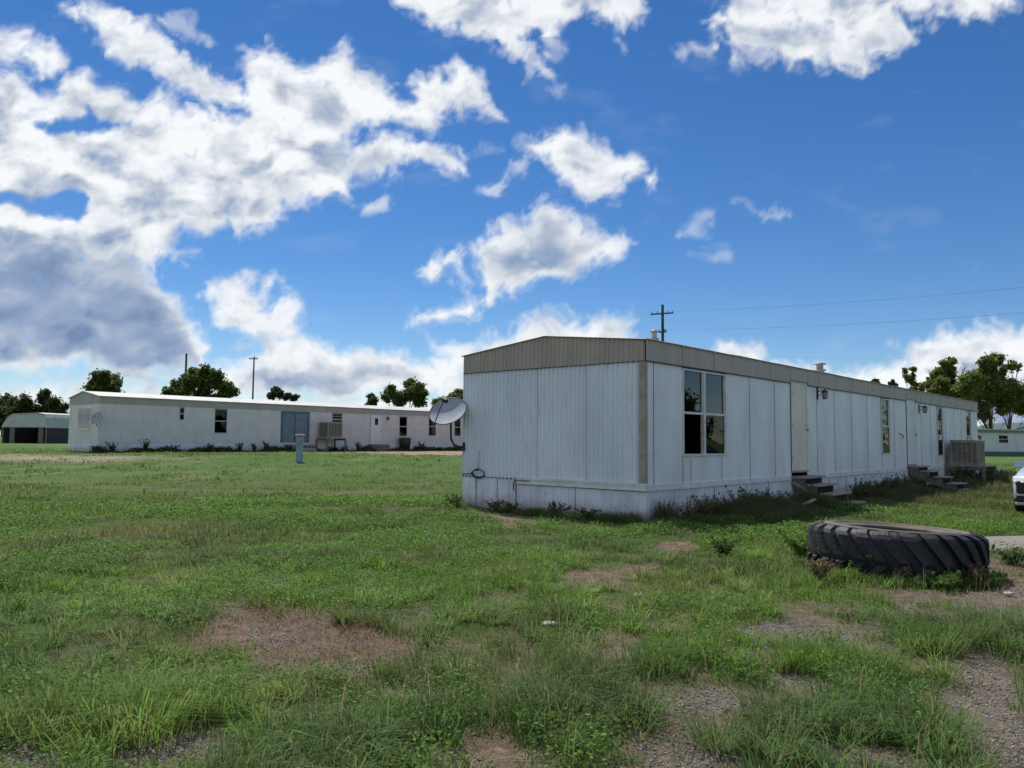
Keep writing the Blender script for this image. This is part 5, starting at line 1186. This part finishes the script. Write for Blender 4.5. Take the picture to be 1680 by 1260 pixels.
    blades(x, y, rng.uniform(.08, .2, m_), rng.uniform(.4, 1.2, m_), np.full(m_, .008), np.array((.10, .20, .04)) * rng.uniform(.6, 1.2, (m_, 1)), np.full(m_, .05), 14)
    # 3 tall seed stalks
    x, y = field(420, 3.2, 12, 1.1); b, dk = dead(x, y); k = ~inside(x, y, .1); x, y = x[k], y[k]; m_ = len(x)
    blades(x, y, rng.uniform(.25, .42, m_), np.full(m_, .35), np.full(m_, .004), np.tile(np.array((.30, .26, .15)), (m_, 1)), np.full(m_, .04), 3)
    V = np.concatenate(VV); T_ = np.concatenate(TT); Cc = np.concatenate(CC)
    o = np_mesh('grass', V, T_, M_GRASS, np.clip(Cc, 0, 1)); tag(o, 'green and straw bunch grass covering the yard in uneven tufts', 'grass', kind='stuff')
    # broad leaved ground cover
    n = 40000; x, y = field(n, 3.0, 18, .9); b, dk = dead(x, y); f = N3.fbm(x * .8 + 11, y * .8, 4)
    k = (f > .455) & (b < .45) & ~inside(x, y, .03); x, y = x[k], y[k]; f = f[k]; m_ = len(x); per = 9; n = m_ * per
    px_ = np.repeat(x, per) + rng.normal(0, .05, n); py_ = np.repeat(y, per) + rng.normal(0, .05, n); hz = rng.random(n) * (.04 + .11 * np.repeat(sstep(.47, .62, f), per))
    p = np.stack([px_, py_, terr(px_, py_) + hz], -1); a = rng.normal(size=(n, 3)) * .6; a[:, 2] += 1; a /= np.linalg.norm(a, axis=1)[:, None]
    bb = np.cross(a, rng.normal(size=(n, 3))); bb /= np.linalg.norm(bb, axis=1)[:, None]; cc = np.cross(a, bb); s = (np.maximum(.010, np.hypot(px_, py_) * .0013) * rng.uniform(.7, 1.5, n))[:, None]
    V = np.stack([p - bb * s, p + cc * s * .55, p + bb * s, p - cc * s * .55], 1).reshape(-1, 3); T_ = np.arange(n * 4).reshape(-1, 4)
    col = np.array((.120, .235, .034)) * rng.uniform(.65, 1.35, (n, 1))
    o = np_mesh('ground_cover', V, T_, M_GRASS, np.repeat(col, 4, 0), quads=True); tag(o, 'low bright green leafy ground cover between the grass tufts', 'ground cover', kind='stuff')
    # pebbles on the bare ground
    n = 150000; x, y = field(n, 2.6, 11, 1.3); b, kd = bare_field(x, y); k = (rng.random(n) < b * np.clip(.15 + kd[1], 0, 1)) & (np.hypot(x - 4.27, y - 8.68) > .9); x, y = x[k], y[k]; m_ = len(x)
    base = np.array([[1, 0, 0], [-1, 0, 0], [0, 1, 0], [0, -1, 0], [0, 0, 1], [0, 0, -1]], float); F = np.array([[0, 2, 4], [2, 1, 4], [1, 3, 4], [3, 0, 4], [2, 0, 5], [1, 2, 5], [3, 1, 5], [0, 3, 5]])
    s = (.003 + .009 * rng.random(m_) ** 3)[:, None, None]; V = base[None] * s * rng.uniform(.6, 1.3, (m_, 6, 1)) + rng.normal(0, .12, (m_, 6, 3)) * s; V[:, :, 2] *= .7
    V += np.stack([x, y, ground_z(x, y) + .002], -1)[:, None, :]; T_ = (np.arange(m_)[:, None, None] * 6 + F[None]).reshape(-1, 3)
    g = rng.uniform(.07, .36, (m_, 1)); col = np.concatenate([g * 1.06, g * .96, g * .88], 1)
    o = np_mesh('pebbles', V.reshape(-1, 3), T_, attr_mat('pebble_stone', 0, .9), np.repeat(col, 6, 0)); tag(o, 'grey pebbles strewn over the bare soil', 'pebbles', kind='stuff')
def ground_z(x, y):
    b, _ = bare_field(x, y); near = sstep(22, 12, y) * sstep(-30, -12, x)
    return terr(x, y) + near * ((N2.fbm(x * 2.2, y * 2.2, 4) - .5) * .07 * (1 - b * .6) - b * .02)
grass()
